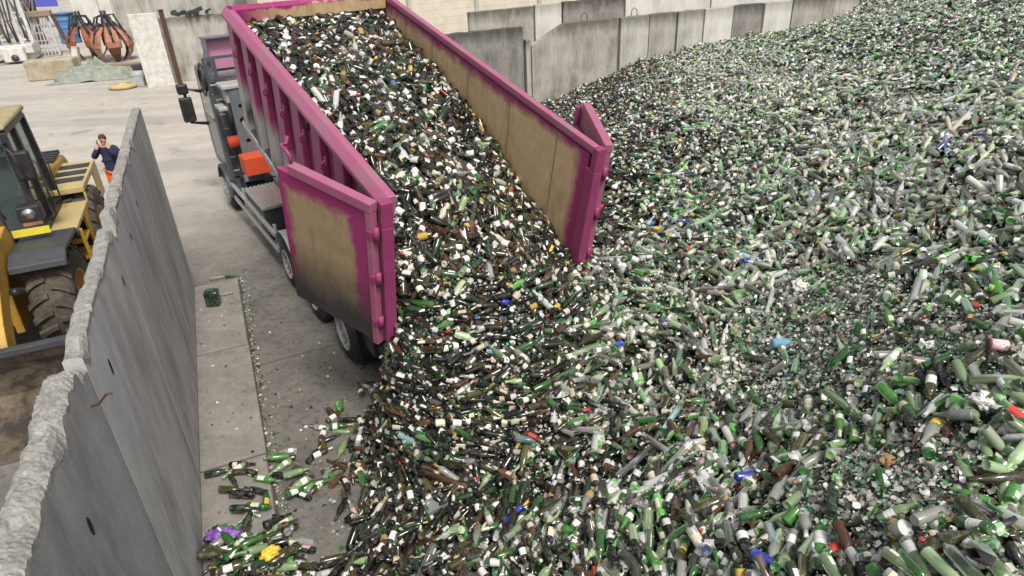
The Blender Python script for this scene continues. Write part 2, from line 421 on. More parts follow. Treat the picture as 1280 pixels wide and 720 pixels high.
for i, (a_, b_) in enumerate([(16.52, 21.0), (21.02, 26.0), (26.02, 33)]):
    back_panel(a_, b_, 26.0, 3.7, M['backw'], ['tall pale rear wall panel above the small grey panels', 'tall pale rear wall panel with a hanging wire, middle of the row', 'rear wall panel farthest right behind the heap'][i], group=gC, seed=33+i)
# pale boarded building behind, upper centre
m, nt, b = new_mat('pale_board_cladding')
tc = N(nt, 'ShaderNodeTexCoord'); sx = N(nt, 'ShaderNodeSeparateXYZ'); nt.links.new(tc.outputs['Object'], sx.inputs[0])
wv = math_(nt, 'FRACT', math_(nt, 'MULTIPLY', sx.outputs['Z'], 3.2))
c_ = ramp(nt, noise(nt, 2, 6, .6), [(.3, (.52, .47, .37)), (.7, (.66, .61, .5))])
c_ = mix(nt, ramp(nt, wv, [(0, .6), (.1, 0)]), c_, (.3, .27, .2)); nt.links.new(c_, b.inputs['Base Color']); b.inputs['Roughness'].default_value = .8
bump(nt, b, wv, .4, .02); M['boards'] = m
root = empty('boarded_building', W(2.2, 31.0), -aw, 'pale boarded building with horizontal cladding behind the back wall', 'building')
q = MB(); q.box(0, 22, 0, 8, 0, 6.5); q.build('wall', M['boards'], root)
for i in range(6):
    q = MB(); q.box(3.0+i*3.2, 3.16+i*3.2, -.1, -.003, 0, 6.4); q.build('post', M['backm'], root)
q = MB(); q.box(-.4, 22.4, -.5, 8.4, 6.502, 6.7); q.build('roof', M['dgrey'], root)
# left yard boundary far away
gD = 'concrete boundary panels at the far side of the yard'
for i, (n0, n1, mt, lb) in enumerate([(-8.05, -6.4, M['backw'], 'pale boundary panel right beside the blue tank'), (-6.36, -5.6, M['backw'], 'narrow whitish boundary panel above the left orange grab'), (-5.55, -1.6, M['backa'], 'grey boundary panel behind the right orange grab'),
      (-2.2, 2.2, M['backm'], 'grey boundary panel right of the rusty post, behind the truck cab'), (2.22, 6.6, M['backa'], 'boundary panel hidden mostly by the pink container'), (6.62, 11, M['backm'], 'boundary panel at the container front corner')]):
    back_panel(n0, n1, 57 if i < 3 else 37.2, 5.6 if i < 3 else 2.9, mt, lb, group=gD, seed=50+i)
for i, (n0, n1) in enumerate([(-2.4, 3.2), (3.22, 9), (9.02, 15)]):
    back_panel(n0, n1, 38.4, 4.6, M['backa'] if i else M['backm'], ['taller rear boundary panel with scrap lying along its foot ledge', 'taller rear boundary panel behind the container front', 'taller rear boundary panel behind the truck load'][i], group=gD, seed=60+i)
back_panel(-3.1, -1.86, 36.3, 3.25, M['white'], 'white upright board leaning by the rusty post', th=.12, cat='board', name='white_board')
root = empty('steel_post', W(-1.68, 36.5), -aw, 'rusty brown steel post beside the white board', 'post')
q = MB(); q.box(-.1, .1, -.012, .012, 0, 3.3); q.box(-.1, .1, .2, .224, 0, 3.3); q.box(-.012, .012, .0121, .1999, 0, 3.3); q.build('beam', paint('dark_rust', (.06, .032, .022), .9, 0, (.16, .1, .07), .5, 4), root)
q = MB(); q.box(-.13, .13, -.05, .26, 3.301, 3.32); q.build('cap_plate', M['rust'], root)
# ------------------------------------------------------------------ hooklift truck
T0 = Nt*3.61 + Dt*8.99
trk = empty('hooklift_truck', T0, -at, 'hooklift truck with grey frame and pink cab roof, tipping the pink container', 'truck')
# local: x right, y forward
def truck_wheel(x, y, side, dual, rimmat):
    wd = .56 if dual else .31
    o = empty('wheel', (x, y, .5)); o.parent = trk
    s = side
    t = MB()
    prof = [(-.02, .3), (-.0, .46), (.03, .49), (.06, .5), (wd-.06, .5), (wd-.03, .49), (wd, .46), (wd+.02, .3)]
    pr = [(-s*a, r) for a, r in prof]
    t.lathe(pr, 40, 'x', cap=False); t.lathe([(-s*.17, .3), (-s*.18, .0001)], 40, 'x', cap=False)
    for k in range(4):
        xx = .08 + (wd-.16)*k/3
    t.build('tyre', M['rubber'], o)
    q = MB()
    if dual: prf = [(.1, .285), (-.03, .29), (-.025, .265), (.09, .24), (.11, .16), (.02, .13), (.0, .09), (.0, .0001)]
    else: prf = [(.1, .285), (-.03, .29), (-.025, .265), (.02, .25), (-.04, .18), (-.06, .12), (-.09, .09), (-.09, .0001)]
    q.lathe([(-s*(a), r) for a, r in prf], 32, 'x', cap=False)
    for k in range(10):
        a = 2*math.pi*k/10
        q.lathe([(-s*(.02 if dual else -.05) + dx*-s*-1, .018) for dx in (0, .03)], 6, 'x', Matrix.Translation((0, .2*math.cos(a), .2*math.sin(a))))
    q.build('rim', rimmat, o)
    return o
for y in (0, 1.55, 3.03):
    for s in (-1, 1): truck_wheel(s*1.25, y, s, True, M['lgrey'])
for s in (-1, 1): truck_wheel(s*1.25, 8.28, s, False, M['lgrey'])
q = MB()
for s in (-1, 1): q.box(s*.42-.04, s*.42+.04, -1.3, 9.4, .72, 1.02)
for y in (-1.2, .8, 2.3, 4, 5.5, 7, 9.2): q.box(-.379, .379, y-.05, y+.05, .76, .98)
for y in (0, 1.55, 3.03, 8.28): q.lathe([(-1.0, .1), (1.0, .1)], 12, 'x', Matrix.Translation((0, y, .5)))
q.build('chassis', M['black'], trk, bevel=.008)
# tipping frame (grey rails on which the container lies)
q = MB()
for s in (-1, 1):
    q.loft([[(s*.55-.05, -1.7, 1.1), (s*.55+.05, -1.7, 1.1), (s*.55+.05, -1.7, 1.3), (s*.55-.05, -1.7, 1.3)], [(s*.55-.05, 5.9, 1.12), (s*.55+.05, 5.9, 1.12), (s*.55+.05, 5.9, 1.32), (s*.55-.05, 5.9, 1.32)]])
    q.lathe([(-.14, .12), (.14, .12)], 16, 'x', Matrix.Translation((s*.55, -1.85, 1.2)))
q.box(-.6, .6, -1.75, -1.6, 1.0, 1.099)
q.build('tipping_frame', M['grey'], trk, bevel=.01)
# hook arm: upright grey plate with holes, dark cylinder behind
def plate_with_holes(w, h, t, holes):
    bm = bmesh.new()
    # build from strips around circular holes
    n = 16
    def quad(vs): 
        bm.faces.new([bm.verts.new(v) for v in vs])
    zs = [0] + [z for z, r in holes] + [h]
    for dy in (0, t):
        for i, (z, r) in enumerate(holes):
            z0 = 0 if i == 0 else (holes[i-1][0]+z)/2; z1 = h if i == len(holes)-1 else (z+holes[i+1][0])/2
            outer = []; inner = []
            for k in range(n):
                a = 2*math.pi*(k+.5)/n; cx, cz = math.cos(a), math.sin(a)
                sc = min(w/2/abs(cx) if cx else 9, ((z1-z) if cz > 0 else (z-z0))/abs(cz) if cz else 9)
                outer.append((cx*sc, dy, z+cz*sc)); inner.append((cx*r, dy, z+cz*r))
            cor = [(w/2, z1), (-w/2, z1), (-w/2, z0), (w/2, z0)]
            for k in range(n):
                k2 = (k+1) % n
                quad([outer[k], outer[k2], inner[k2], inner[k]])
                o1, o2 = outer[k], outer[k2]
                if abs(o1[0]-o2[0]) > 1e-5 and abs(o1[2]-o2[2]) > 1e-5:
                    c = (o1[0] if abs(abs(o1[0])-w/2) < 1e-6 else o2[0], dy, o1[2] if abs(abs(o1[0])-w/2) > 1e-6 else o2[2])
                    quad([o1, c, o2])if False else bm.faces.new([bm.verts.new(v) for v in (o1, c, o2)])
                if dy == 0:
                    a_, b_ = inner[k], inner[k2]
                    quad([a_, b_, (b_[0], t, b_[2]), (a_[0], t, a_[2])])
    for x in (-w/2, w/2): quad([(x, 0, 0), (x, t, 0), (x, t, h), (x, 0, h)])
    for z in (0, h): quad([(-w/2, 0, z), (w/2, 0, z), (w/2, t, z), (-w/2, t, z)])
    bmesh.ops.remove_doubles(bm, verts=bm.verts, dist=1e-5); bmesh.ops.recalc_face_normals(bm, faces=bm.faces)
    me = bpy.data.meshes.new('hook_arm'); bm.to_mesh(me); bm.free(); return me
me = plate_with_holes(.38, 2.1, .3, [(.35, .05), (.95, .05), (1.4, .085), (1.72, .05)])
me.materials.append(M['grey']); ha = bpy.data.objects.new('hook_arm', me); COL.objects.link(ha); ha.parent = trk; ha.location = (-.8, 6.6, 1.1); ha.rotation_euler = (R_(2), 0, R_(-8))
q = MB(); q.box(-1.12, -.4, 6.5, 7.1, 3.2, 3.28); q.box(-1.25, -1.07, 6.6, 7.1, 2.75, 2.83); q.box(-1.05, -.6, 6.6, 7.0, 2.9, 3.199); q.build('arm_head', M['lgrey'], trk, bevel=.015)
q = MB(); q.lathe([(-1.15, .13), (.2, .13)], 20, 'x', Matrix.Translation((0, 7.1, 1.95))); q.build('pivot_tube', M['orange'], trk)
q = MB(); q.box(-1.1, -.05, 6.05, 6.55, 1.4, 1.8); q.build('pivot_bracket', M['orange'], trk, bevel=.02)
q = MB(); q.lathe([(0, .09), (2.6, .09)], 16, 'y', Matrix.Translation((.1, 4.0, 1.3)) @ Matrix.Rotation(R_(12), 4, 'X')); q.build('lift_cylinder', M['black'], trk)
q = MB(); q.lathe([(0, .05), (1.6, .05)], 12, 'y', Matrix.Translation((.1, 5.9, 1.78)) @ Matrix.Rotation(R_(12), 4, 'X')); q.build('piston_rod', M['chrome'], trk)
# ribbed aluminium deck beside the frame
q = MB(); q.box(-1.22, -.5, 4.55, 6.05, 1.1, 1.16)
for k in range(9): 
    x = -1.2 + k*.085
    q.box(x, x+.045, 4.56, 6.04, 1.1601, 1.185)
q.build('ribbed_deck', M['alu'], trk, bevel=.006)
q = MB(); q.box(-1.2, -.6, 4.6, 6.0, .62, 1.098); q.build('battery_box', M['dgrey'], trk, bevel=.02)
# second axle mudguards
def mudguard(y0, y1, name='mudguard'):
    q = MB(); n = 14; secs = []
    for i in range(n+1):
        a = math.pi*(.12+.76*i/n); c = ((y0+y1)/2 - math.cos(a)*(y1-y0)/2*1.08, .48 + math.sin(a)*.68)
        d = ((y0+y1)/2 - math.cos(a)*((y1-y0)/2*1.08-.02), .48 + math.sin(a)*.655)
        secs.append([(-1.27, c[0], c[1]), (-.66, c[0], c[1]), (-.66, d[0], d[1]), (-1.27, d[0], d[1])])
    q.loft(secs, True, False); q.build(name, M['lgrey'], trk)
mudguard(2.42, 3.66); 
q = MB(); n = 14; secs = []
for i in range(n+1):
    a = math.pi*(.1+.9*i/n); 
    secs.append([(-1.3, 8.28+math.cos(a)*r, .5+math.sin(a)*r) for r in (.66, .6)] + [(-.9, 8.28+math.cos(a)*r, .5+math.sin(a)*r) for r in (.6, .66)])
q.loft(secs); q.build('front_mudguard', paint('dark_mudguard', (.05, .06, .08), .5, 0, (.12, .11, .1), .5), trk)
# side guard rails and rear tank
q = MB()
for z in (.52, .86): q.box(-1.26, -1.2, 3.75, 7.5, z-.05, z+.05)
for y in (3.95, 5.2, 6.6): q.box(-1.198, -1.14, y-.03, y+.03, .45, 1.0)
q.build('side_guard', M['alu'], trk, bevel=.008)
q = MB(); q.box(-1.15, -.55, -1.05, -.62, .55, .95); q.build('rear_box', M['dgrey'], trk, bevel=.02)
q = MB(); q.box(-1.2, 1.2, -1.5, -1.42, .55, .68); q.box(-1.15, -.95, -1.41, -1.3, .5, .9); q.build('rear_bumper', M['black'], trk, bevel=.01)
q = MB(); q.lathe([(0, .06), (-.05, .055)], 14, 'y', Matrix.Translation((-1.0, -1.51, .64))); q.build('tail_light', M['red_glass'], trk)
q = MB(); q.prism_x([(.62, .25), (.64, .25), (.66, .95), (.64, .95)], -1.25, -.7, Matrix.Translation((0, -1.3, 0))); q.build('mud_flap', M['black'], trk)
M['cabpaint'] = paint('dirty_cab_paint', (.2, .195, .185), .45, 0, (.06, .055, .05), .85, 3)
# cab
prof = [(7.72, .95), (9.55, .95), (9.7, 1.3), (9.72, 2.1), (9.5, 3.3), (9.3, 3.4), (7.8, 3.42), (7.72, 3.3)]
q = MB(); q.prism_x(prof, -1.15, 1.15); q.build('cab', M['cabpaint'], trk, bevel=.04)
q = MB(); q.box(-1.158, -1.152, 7.9, 9.2, 1.2, 2.2); q.build('cab_door', M['lgrey'], trk)
q = MB(); q.prism_x([(7.9, 2.25), (9.35, 2.25), (9.2, 3.1), (7.9, 3.1)], -1.165, -1.152); q.build('side_window', M['cab_glass'], trk)
q = MB(); q.prism_x([(7.9, 3.425), (9.2, 3.41), (7.85, 4.1), (7.75, 4.1), (7.75, 3.43)], -1.0, 1.0); q.build('roof_spoiler', M['lilac'], trk, bevel=.03)
q = MB(); q.box(-1.12, 1.12, 7.55, 7.75, 4.11, 4.16); q.box(-1.12, -1.04, 7.55, 7.65, 3.2, 4.11); q.build('roof_rail', M['grey'], trk, bevel=.01)
M['steelblue'] = paint('dark_blue_grey_steel', (.075, .088, .105), .5, .2, (.05, .045, .04), .6, 5)
# headboard frame with ladder behind the cab
q = MB()
for x in (-1.2, -1.0): q.bar((x, 7.45, 1.0), (x, 7.45, 3.75), .07)
for x in (.5, 1.15): q.bar((x, 7.45, 1.0), (x, 7.45, 3.75), .08)
q.bar((-1.2, 7.45, 3.74), (1.15, 7.45, 3.74), .06); q.bar((-1.2, 7.45, 3.3), (1.15, 7.45, 3.3), .05)
q.box(-1.24, -1.16, 7.3, 7.6, 1.0, 3.0)
q.build('headboard', M['steelblue'], trk, bevel=.006)
q = MB()
for z in np.arange(1.2, 3.3, .33): q.bar((-1.19, 7.41, z), (-1.01, 7.41, z), .03)
q.build('ladder_rungs', M['lgrey'], trk)
q = MB(); q.box(-.83, .48, 7.5, 7.68, 1.1, 3.2); q.build('equipment_box', M['black'], trk, bevel=.02)
q = MB()
rr = random.Random(4)
for k in range(9):
    x = -.75+.14*k; q.tube([(x, 7.4, 1.5), (x+rr.uniform(-.1, .1), 7.3, 2.1), (x+rr.uniform(-.2, .2), 7.35, 2.9), (x+rr.uniform(-.2, .2), 7.42, 3.2)], .022, 6)
c = [(-1.28, 7.5+.3*math.cos(a), 3.35+.3*math.sin(a)) for a in np.linspace(0, 2*math.pi, 20)]
q.tube(c, .022, 6); q.tube([(p[0]-.03, p[1]*1.0+.05, p[2]-.1) for p in c], .02, 6)
q.build('hydraulic_hose', M['black'], trk)
q = MB(); q.lathe([(-.2, .12), (.25, .12), (.3, .08)], 14, 'z', Matrix.Translation((-.1, 7.35, 3.6))); q.build('air_filter', M['rust_orange'], trk)
# mirrors
q = MB(); q.tube([(-1.15, 9.3, 2.75), (-1.52, 9.4, 2.85), (-1.53, 9.4, 2.02), (-1.15, 9.35, 1.95)], .045, 6); mo = q.build('mirror_arm', M['black'], trk)
q = MB(); q.box(-1.7, -1.4, 9.3, 9.42, 2.05, 2.65); q.build('mirror', M['black'], trk, bevel=.04)
q = MB(); q.box(-1.68, -1.42, 9.3, 9.44, 2.72, 2.97); q.build('wide_mirror', M['black'], trk, bevel=.05)

# ------------------------------------------------------------------ container
kk = 1.2; tau = R_(13.43); CW, CL, CH = 2.3668*kk, 5.239*kk, 1.643*kk
rl = Nt*1.8857*kk + Dt*5.1418*kk + np.array([0, 0, 6-1.9952*kk])
cA = Dt*math.cos(tau) + np.array([0, 0, math.sin(tau)]); cZ = np.array([0, 0, math.cos(tau)]) - Dt*math.sin(tau)
cOr = rl - cZ*CH
CM = Matrix(((Nt[0], cA[0], cZ[0], cOr[0]), (Nt[1], cA[1], cZ[1], cOr[1]), (Nt[2], cA[2], cZ[2], cOr[2]), (0, 0, 0, 1)))
def cont(x, y, z): return cOr + Nt*x + cA*y + cZ*z
PINK = (.27, .04, .125); PINKL = (.56, .12, .27); TAN = (.47, .36, .2)
def pinkmat(name, base=PINK, dirt=(.16, .02, .07), rough=.42, amt=.4):
    return paint(name, base, rough, 0, dirt, amt, 2.5, .04, chips=.6)
M['pink'] = pinkmat('pink_paint')
M['pinktop'] = pinkmat('scuffed_pink_paint', (.36, .085, .175), (.24, .17, .18), .5, .75)
# side panel paint: pink with bare grey and black overspray along the lower edge
m, nt, b = new_mat('pink_side_paint')
tc = N(nt, 'ShaderNodeTexCoord'); sx = N(nt, 'ShaderNodeSeparateXYZ'); nt.links.new(tc.outputs['Object'], sx.inputs[0])
n1 = noise(nt, 1.3, 6, .65); n2 = noise(nt, 14, 5, .7)
zz = math_(nt, 'ADD', sx.outputs['Z'], math_(nt, 'MULTIPLY', math_(nt, 'SUBTRACT', n1, .5), .5))
c_ = mix(nt, math_(nt, 'MULTIPLY', ramp(nt, n2, [(.5, 0), (.75, 1)]), .3), PINK, (.42, .15, .24))
yy = math_(nt, 'ADD', sx.outputs['Y'], math_(nt, 'MULTIPLY', sx.outputs['Z'], -1.0))
g = ramp(nt, math_(nt, 'ADD', zz, math_(nt, 'MULTIPLY', sx.outputs['Y'], -.06)), [(.3, 1), (.62, 0)])
c_ = mix(nt, g, c_, (.36, .34, .33))
g2 = ramp(nt, noise(nt, .9, 3, .5), [(.5, 0), (.6, 1)])
c_ = mix(nt, math_(nt, 'MULTIPLY', g2, ramp(nt, zz, [(.35, 1), (.75, 0)])), c_, (.03, .03, .033))
c_ = mix(nt, math_(nt, 'MULTIPLY', ramp(nt, noise(nt, 9, 9, .8), [(.6, 0), (.625, 1)]), .6), c_, (.2, .17, .16))
nt.links.new(c_, b.inputs['Base Color']); b.inputs['Roughness'].default_value = .42; bump(nt, b, n2, .05, .01); M['pinkside'] = m
def inner_mat(name, axes, lims, tone=1.0):
    """tan primer showing through worn pink: pink border where |coord| nears the panel edge (spray pattern of the panel itself)"""
    m, nt, b = new_mat(name)
    tc = N(nt, 'ShaderNodeTexCoord'); sx = N(nt, 'ShaderNodeSeparateXYZ'); nt.links.new(tc.outputs['Object'], sx.inputs[0])
    n1 = noise(nt, 2.2, 9, .72); n2 = noise(nt, 24, 6, .75, stretch=(1, 1, .1)); n3 = noise(nt, 5, 7, .7)
    base = ramp(nt, n3, [(.3, (.5, .37, .21)), (.7, (.64, .5, .31))])
    base = mix(nt, math_(nt, 'MULTIPLY', ramp(nt, n2, [(.5, 0), (.72, 1)]), .55), base, (.2, .13, .07))
    base = mix(nt, ramp(nt, noise(nt, 1.1, 8, .75), [(.5, 0), (.72, .55)]), base, (.2, .15, .1))
    tot = None
    for ax, a0, a1 in lims:      # a0 = no pink, a1 = full pink
        mr = N(nt, 'ShaderNodeMapRange'); mr.inputs['From Min'].default_value = a0; mr.inputs['From Max'].default_value = a1
        nt.links.new(math_(nt, 'ADD', sx.outputs[ax], math_(nt, 'MULTIPLY', math_(nt, 'SUBTRACT', n1, .5), .42)), mr.inputs['Value'])
        tot = mr.outputs[0] if tot is None else math_(nt, 'MAXIMUM', tot, mr.outputs[0])
    base = mix(nt, 1.0, base, (tone, tone*.93, tone*.88), 'MULTIPLY')
    c = mix(nt, tot, base, mix(nt, ramp(nt, n3, [(.5, 0), (.75, .6)]), (.3, .025, .125), (.2, .05, .09)))
    for ax, a0, a1 in axes:      # sooty black along the lower edge
        mr = N(nt, 'ShaderNodeMapRange'); mr.inputs['From Min'].default_value = a0; mr.inputs['From Max'].default_value = a1
        nt.links.new(math_(nt, 'ADD', sx.outputs[ax], math_(nt, 'MULTIPLY', math_(nt, 'SUBTRACT', n1, .5), .8)), mr.inputs['Value'])
        c = mix(nt, mr.outputs[0], c, (.035, .033, .034))
    nt.links.new(c, b.inputs['Base Color']); b.inputs['Roughness'].default_value = .55; bump(nt, b, n2, .05, .01)
    return m
con = empty('tipping_container', M=CM, label='pink open-top steel container tipped full of bottles, its rear doors swung open', cat='container')
T = .05
# floor
q = MB(); q.box(.02, CW-.02, .02, CL-.02, 0, .06); q.build('floor', M['dgrey'], con)
for s, x0 in ((0, .1), (1, CW-T)):
    inner = inner_mat('tan_inner_side', [('Z', .35, .1)] if s else [], [('Z', CH-.3, CH-.16), ('Y', .36, .22)])
    q = MB(); q.box(x0, x0+T, .08, CL-.08, .061, CH-.14)
    # the outer face and inner face carry different paint
    o = q.build('side_wall', [M['pinkside'], inner], con)
    for p in o.data.polygons:
        if (p.normal.x > .5 and s == 0) or (p.normal.x < -.5 and s == 1): p.material_index = 1
# seams on the inner right wall
q = MB()
for y in (.75, 1.9, 3.1, 4.3, 5.3): q.box(CW-T-.006, CW-T-.001, y-.007, y+.007, .07, CH-.16)
q.build('weld_seam', paint('weld', (.22, .16, .09), .6), con)
# top rails: left rail slopes outward
q = MB(); q.prism([(-.015, CH-.16), (.12, CH-.30), (.16, CH-.14), (.16, CH), (.07, CH), (-.015, CH-.1)], .0, CL, None); q.build('top_rail', M['pinktop'], con, bevel=.012)
q = MB(); q.prism([(CW-.07, CH), (CW-.07, CH-.075), (CW-.05, CH-.12), (CW+.08, CH-.12), (CW+.08, CH-.06), (CW+.02, CH)], 0, CL, None); q.build('top_rail', M['pinktop'], con, bevel=.012)
# outer ribs, left and right
for s in (0, 1):
    for k in range(8):
        y = .55 + k*(CL-.9)/7
        q = MB()
        x0, x1 = (-.0, .099) if s == 0 else (CW+.001, CW+.105)
        if s == 0: q.prism([(x1, .0), (x1, CH-.31), (x0, CH-.165), (x0, .0)], y-.2, y+.12)
        else: q.prism([(x0, .0), (x1, 0), (x1, CH-.17), (x0, CH-.2)], y-.2, y+.12)
        q.build('rib', M['pinkside'], con, bevel=.012)
    q = MB(); x0, x1 = (-.01, .12) if s == 0 else (CW-.04, CW+.11)
    q.box(x0, x1, .03, CL-.03, -.12, -.001); q.build('bottom_rail', M['lgrey'] if s == 0 else M['dgrey'], con, bevel=.01)
# cargo hooks on the left side
for k in range(7):
    y = .95 + k*.78
    q = MB(); q.tube([(-.003, y, CH-.45), (-.04, y+.03, CH-.5), (-.05, y+.03, CH-.57), (-.02, y+.03, CH-.6)], .012, 6); q.box(-.007, .007, y-.03, y+.03, CH-.5, CH-.4)
    q.build('rope_hook', M['pink'], con)
# front wall with broad flange
q = MB(); q.box(T, CW-T, CL-.1, CL-.05, .06, CH-.24); q.build('front_wall', inner_mat('tan_front', [], [('Z', CH-.1, CH)]), con)
q = MB(); q.box(.071, CW-.071, CL-.22, CL, CH-.22, CH); q.build('front_flange', inner_mat('pink_flange', [], [('X', .9, .3), ('Z', CH-.04, CH-.01)]), con, bevel=.012)
# rear corner posts
for s in (0, 1):
    x0 = -.06 if s == 0 else CW-.08
    q = MB(); q.box(x0, x0+.14, -.1, .079, 0, CH-.31); q.box(x0+.001, x0+.139, -.099, .0, CH-.309, CH+.0); q.build('corner_post', M['pink'], con, bevel=.012)
# doors, hinged at the rear posts and folded back along the sides
wd = CW/2 - .02
def door(side):
    hx = -.12 if side == 0 else CW+.12
    be = R_(246) if side == 0 else R_(180-246)
    d = empty('door', (0, 0, 0)); d.parent = con; d.location = (hx, -.06, 0)
    # local x runs from the hinge to the free end
    ang = math.atan2(-math.sin(R_(246)), math.cos(R_(246)))
    d.rotation_euler = (0, 0, ang if side == 0 else math.pi - ang)
    sg = 1 if side == 0 else -1        # the inner face (towards the camera) lies at +y*sg ... local
    p = inner_mat('door_inner_paint', [('Z', 1.0, .25)], [('Z', CH-.36, CH-.24), ('X', .36, .28), ('X', wd-.16, wd-.06)], .62)
    yf = .0
    b_ = MB(); b_.box(.09, wd-.0, -.03, .03, .02, CH-.1); o = b_.build('panel', [M['pinkside'], p], d, bevel=.008)
    for pl in o.data.polygons:
        if pl.normal.y*sg > .5: pl.material_index = 1
    b_ = MB(); b_.box(.0, wd-.21, -.055, .055, CH-.099, CH+.02); b_.box(.005, .088, -.05, .05, 0, CH-.1); b_.build('door_frame', M['pinktop'], d, bevel=.01)
    b_ = MB(); b_.box(wd-.07, wd+.02, -.032, -.0301-.05, .03, CH-.12) if sg > 0 else b_.box(wd-.07, wd+.02, .031, .08, .03, CH-.12)
    b_.build('locking_bar', M['pink'], d, bevel=.01)
    for z in (.35, 1.0, 1.6):
        b_ = MB(); b_.lathe([(-.09, .035), (.09, .035)], 12, 'z', Matrix.Translation((-.015, 0, z))); b_.box(-.0, .06, -.062, .062, z-.05, z+.05)
        b_.build('hinge', M['pink'], d)
    b_ = MB(); s2 = -sg
    for z in (.4, 1.0, 1.55): b_.box(.12, wd-.09, min(s2*.0305, s2*.075), max(s2*.0305, s2*.075), z-.05, z+.05)
    b_.build('stiffener', M['pink'], d, bevel=.008)
    if side: return d
    b_ = MB(); b_.tube([(wd-.22, -s2*0, CH+.0), (wd-.22, 0, CH+.12), (wd-.16, .0, CH+.16), (wd-.02, .06*s2, CH+.14), (wd+.02, .16*s2, CH+.1), (wd+.03, .2*s2, CH+.18)], .02, 8)
    b_.build('latch_handle', M['pink'], d)
    return d
door(0); door(1)
# hook bail at the front
q = MB(); q.tube([(CW/2-.25, CL+.02, .3), (CW/2-.2, CL+.15, 1.5), (CW/2, CL+.2, 1.62), (CW/2+.2, CL+.15, 1.5), (CW/2+.25, CL+.02, .3)], .035, 8); q.build('lifting_bail', M['dgrey'], con)
LN, LD, BY = -3.15, 12.0, 2.2
# ------------------------------------------------------------------ wheel loader
al = math.atan2(-.3814, -.9244)
lf = np.array([-math.sin(al), math.cos(al), 0]); lr = np.array([math.cos(al), math.sin(al), 0])
L0 = Nw*LN + Dw*LD + lr*1.0
ldr = empty('wheel_loader', L0, al, 'yellow wheel loader with black cab parked behind the concrete wall', 'loader')
RW, WW = .86, .66
def loader_wheel(x, y):
    o = empty('wheel', (x, y, RW)); o.parent = ldr
    t = MB(); h = WW/2
    t.lathe([(-h+.04, .42), (-h, .6), (-h+.02, .76), (-h+.09, RW-.05), (h-.09, RW-.05), (h-.02, .76), (h, .6), (h-.04, .42)], 44, 'x', cap=False)
    for s in (-1, 1):
        for k in range(20):
            a = 2*math.pi*(k + (.5 if s > 0 else 0))/20
            # curved lug from the centre line to the shoulder
            secs = []
            for u in np.linspace(0, 1, 6):
                x_ = s*(.03 + u*(h-.03)); a2 = a + .16*u**1.6; wd_ = .05+.02*u; r0 = RW-.06-.08*max(0, u-.75)*2; r1 = RW+.005-.14*max(0, u-.8)*2
                secs.append([(x_, r*math.sin(a2+dw), r*math.cos(a2+dw)) for r, dw in ((r0, -wd_), (r1, -wd_*.75), (r1, wd_*.75), (r0, wd_))])
            t.loft(secs)
    t.build('tyre', M['mud_rubber'], o)
    q = MB(); s = -1 if x < 0 else 1
    q.lathe([(s*.28, .43), (s*.3, .43), (s*.29, .4), (s*.12, .36), (s*.1, .2), (s*.2, .18), (s*.22, .0001)], 28, 'x', cap=False); q.lathe([(-s*.28, .43), (-s*.3, .4), (-s*.1, .3), (-s*.1, .0001)], 28, 'x')
    q.build('rim', M['yellow'], o)
for x in (-1, 1):
    loader_wheel(x, 0); loader_wheel(x, -3.3)
# rear frame and engine hood
q = MB()
q.prism_x([(-5.6, .9), (-2.5, .75), (-2.5, 1.5), (-2.95, 1.55), (-2.95, 1.95), (-3.6, 2.1), (-5.4, 1.95), (-5.65, 1.7)], -.62, .62)
q.build('engine_hood', M['yellow'], ldr, bevel=.06)
q = MB(); q.box(-1.25, -.622, -4.9, -2.87, 1.74, 1.86); q.box(.622, 1.25, -4.9, -2.87, 1.74, 1.86); q.box(-1.25, -1.21, -4.9, -4.3, 1.1, 1.739); q.box(-1.25, -1.21, -3.0, -2.87, 1.1, 1.739); q.build('rear_fender', M['dyellow'], ldr, bevel=.05)
q = MB()
for k in range(3): q.box(-1.2, -.64, -4.6+k*.5, -4.3+k*.5, 1.861, 1.875)
for k in range(5): q.box(-.6, -.25, -5.2+k*.2, -5.1+k*.2, 2.02, 2.1)
q.build('vent_slot', M['black'], ldr)
q = MB(); q.lathe([(2.2, .07), (3.0, .07)], 14, 'z', Matrix.Translation((.3, -3.9, 0))); q.build('exhaust', M['black'], ldr)
q = MB(); q.box(-.5, .5, -2.4, -.5, .6, 1.3); q.lathe([(.5, .25), (1.5, .25)], 16, 'z', Matrix.Translation((0, -1.6, 0))); q.build('articulation', M['black'], ldr, bevel=.03)
# platform + ladder on the left side
q = MB(); q.box(-1.24, -.78, -2.86, -1.2, 1.5, 1.58); q.build('platform', M['dyellow'], ldr, bevel=.01)
q = MB(); q.prism_x([(-2.86, .5), (-2.5, .45), (-2.2, 1.499), (-2.86, 1.499)], -1.24, -1.18); q.build('side_plate', M['yellow'], ldr, bevel=.01)
q = MB()
for k, z in enumerate((.5, .83, 1.16)): q.box(-1.3+.03*k, -.95, -2.18, -1.6, z, z+.05)
q.prism_x([(-1.6, .4), (-1.54, .4), (-1.4, 1.499), (-1.46, 1.499)], -1.28, -1.22)
q.build('ladder', M['yellow'], ldr, bevel=.008)
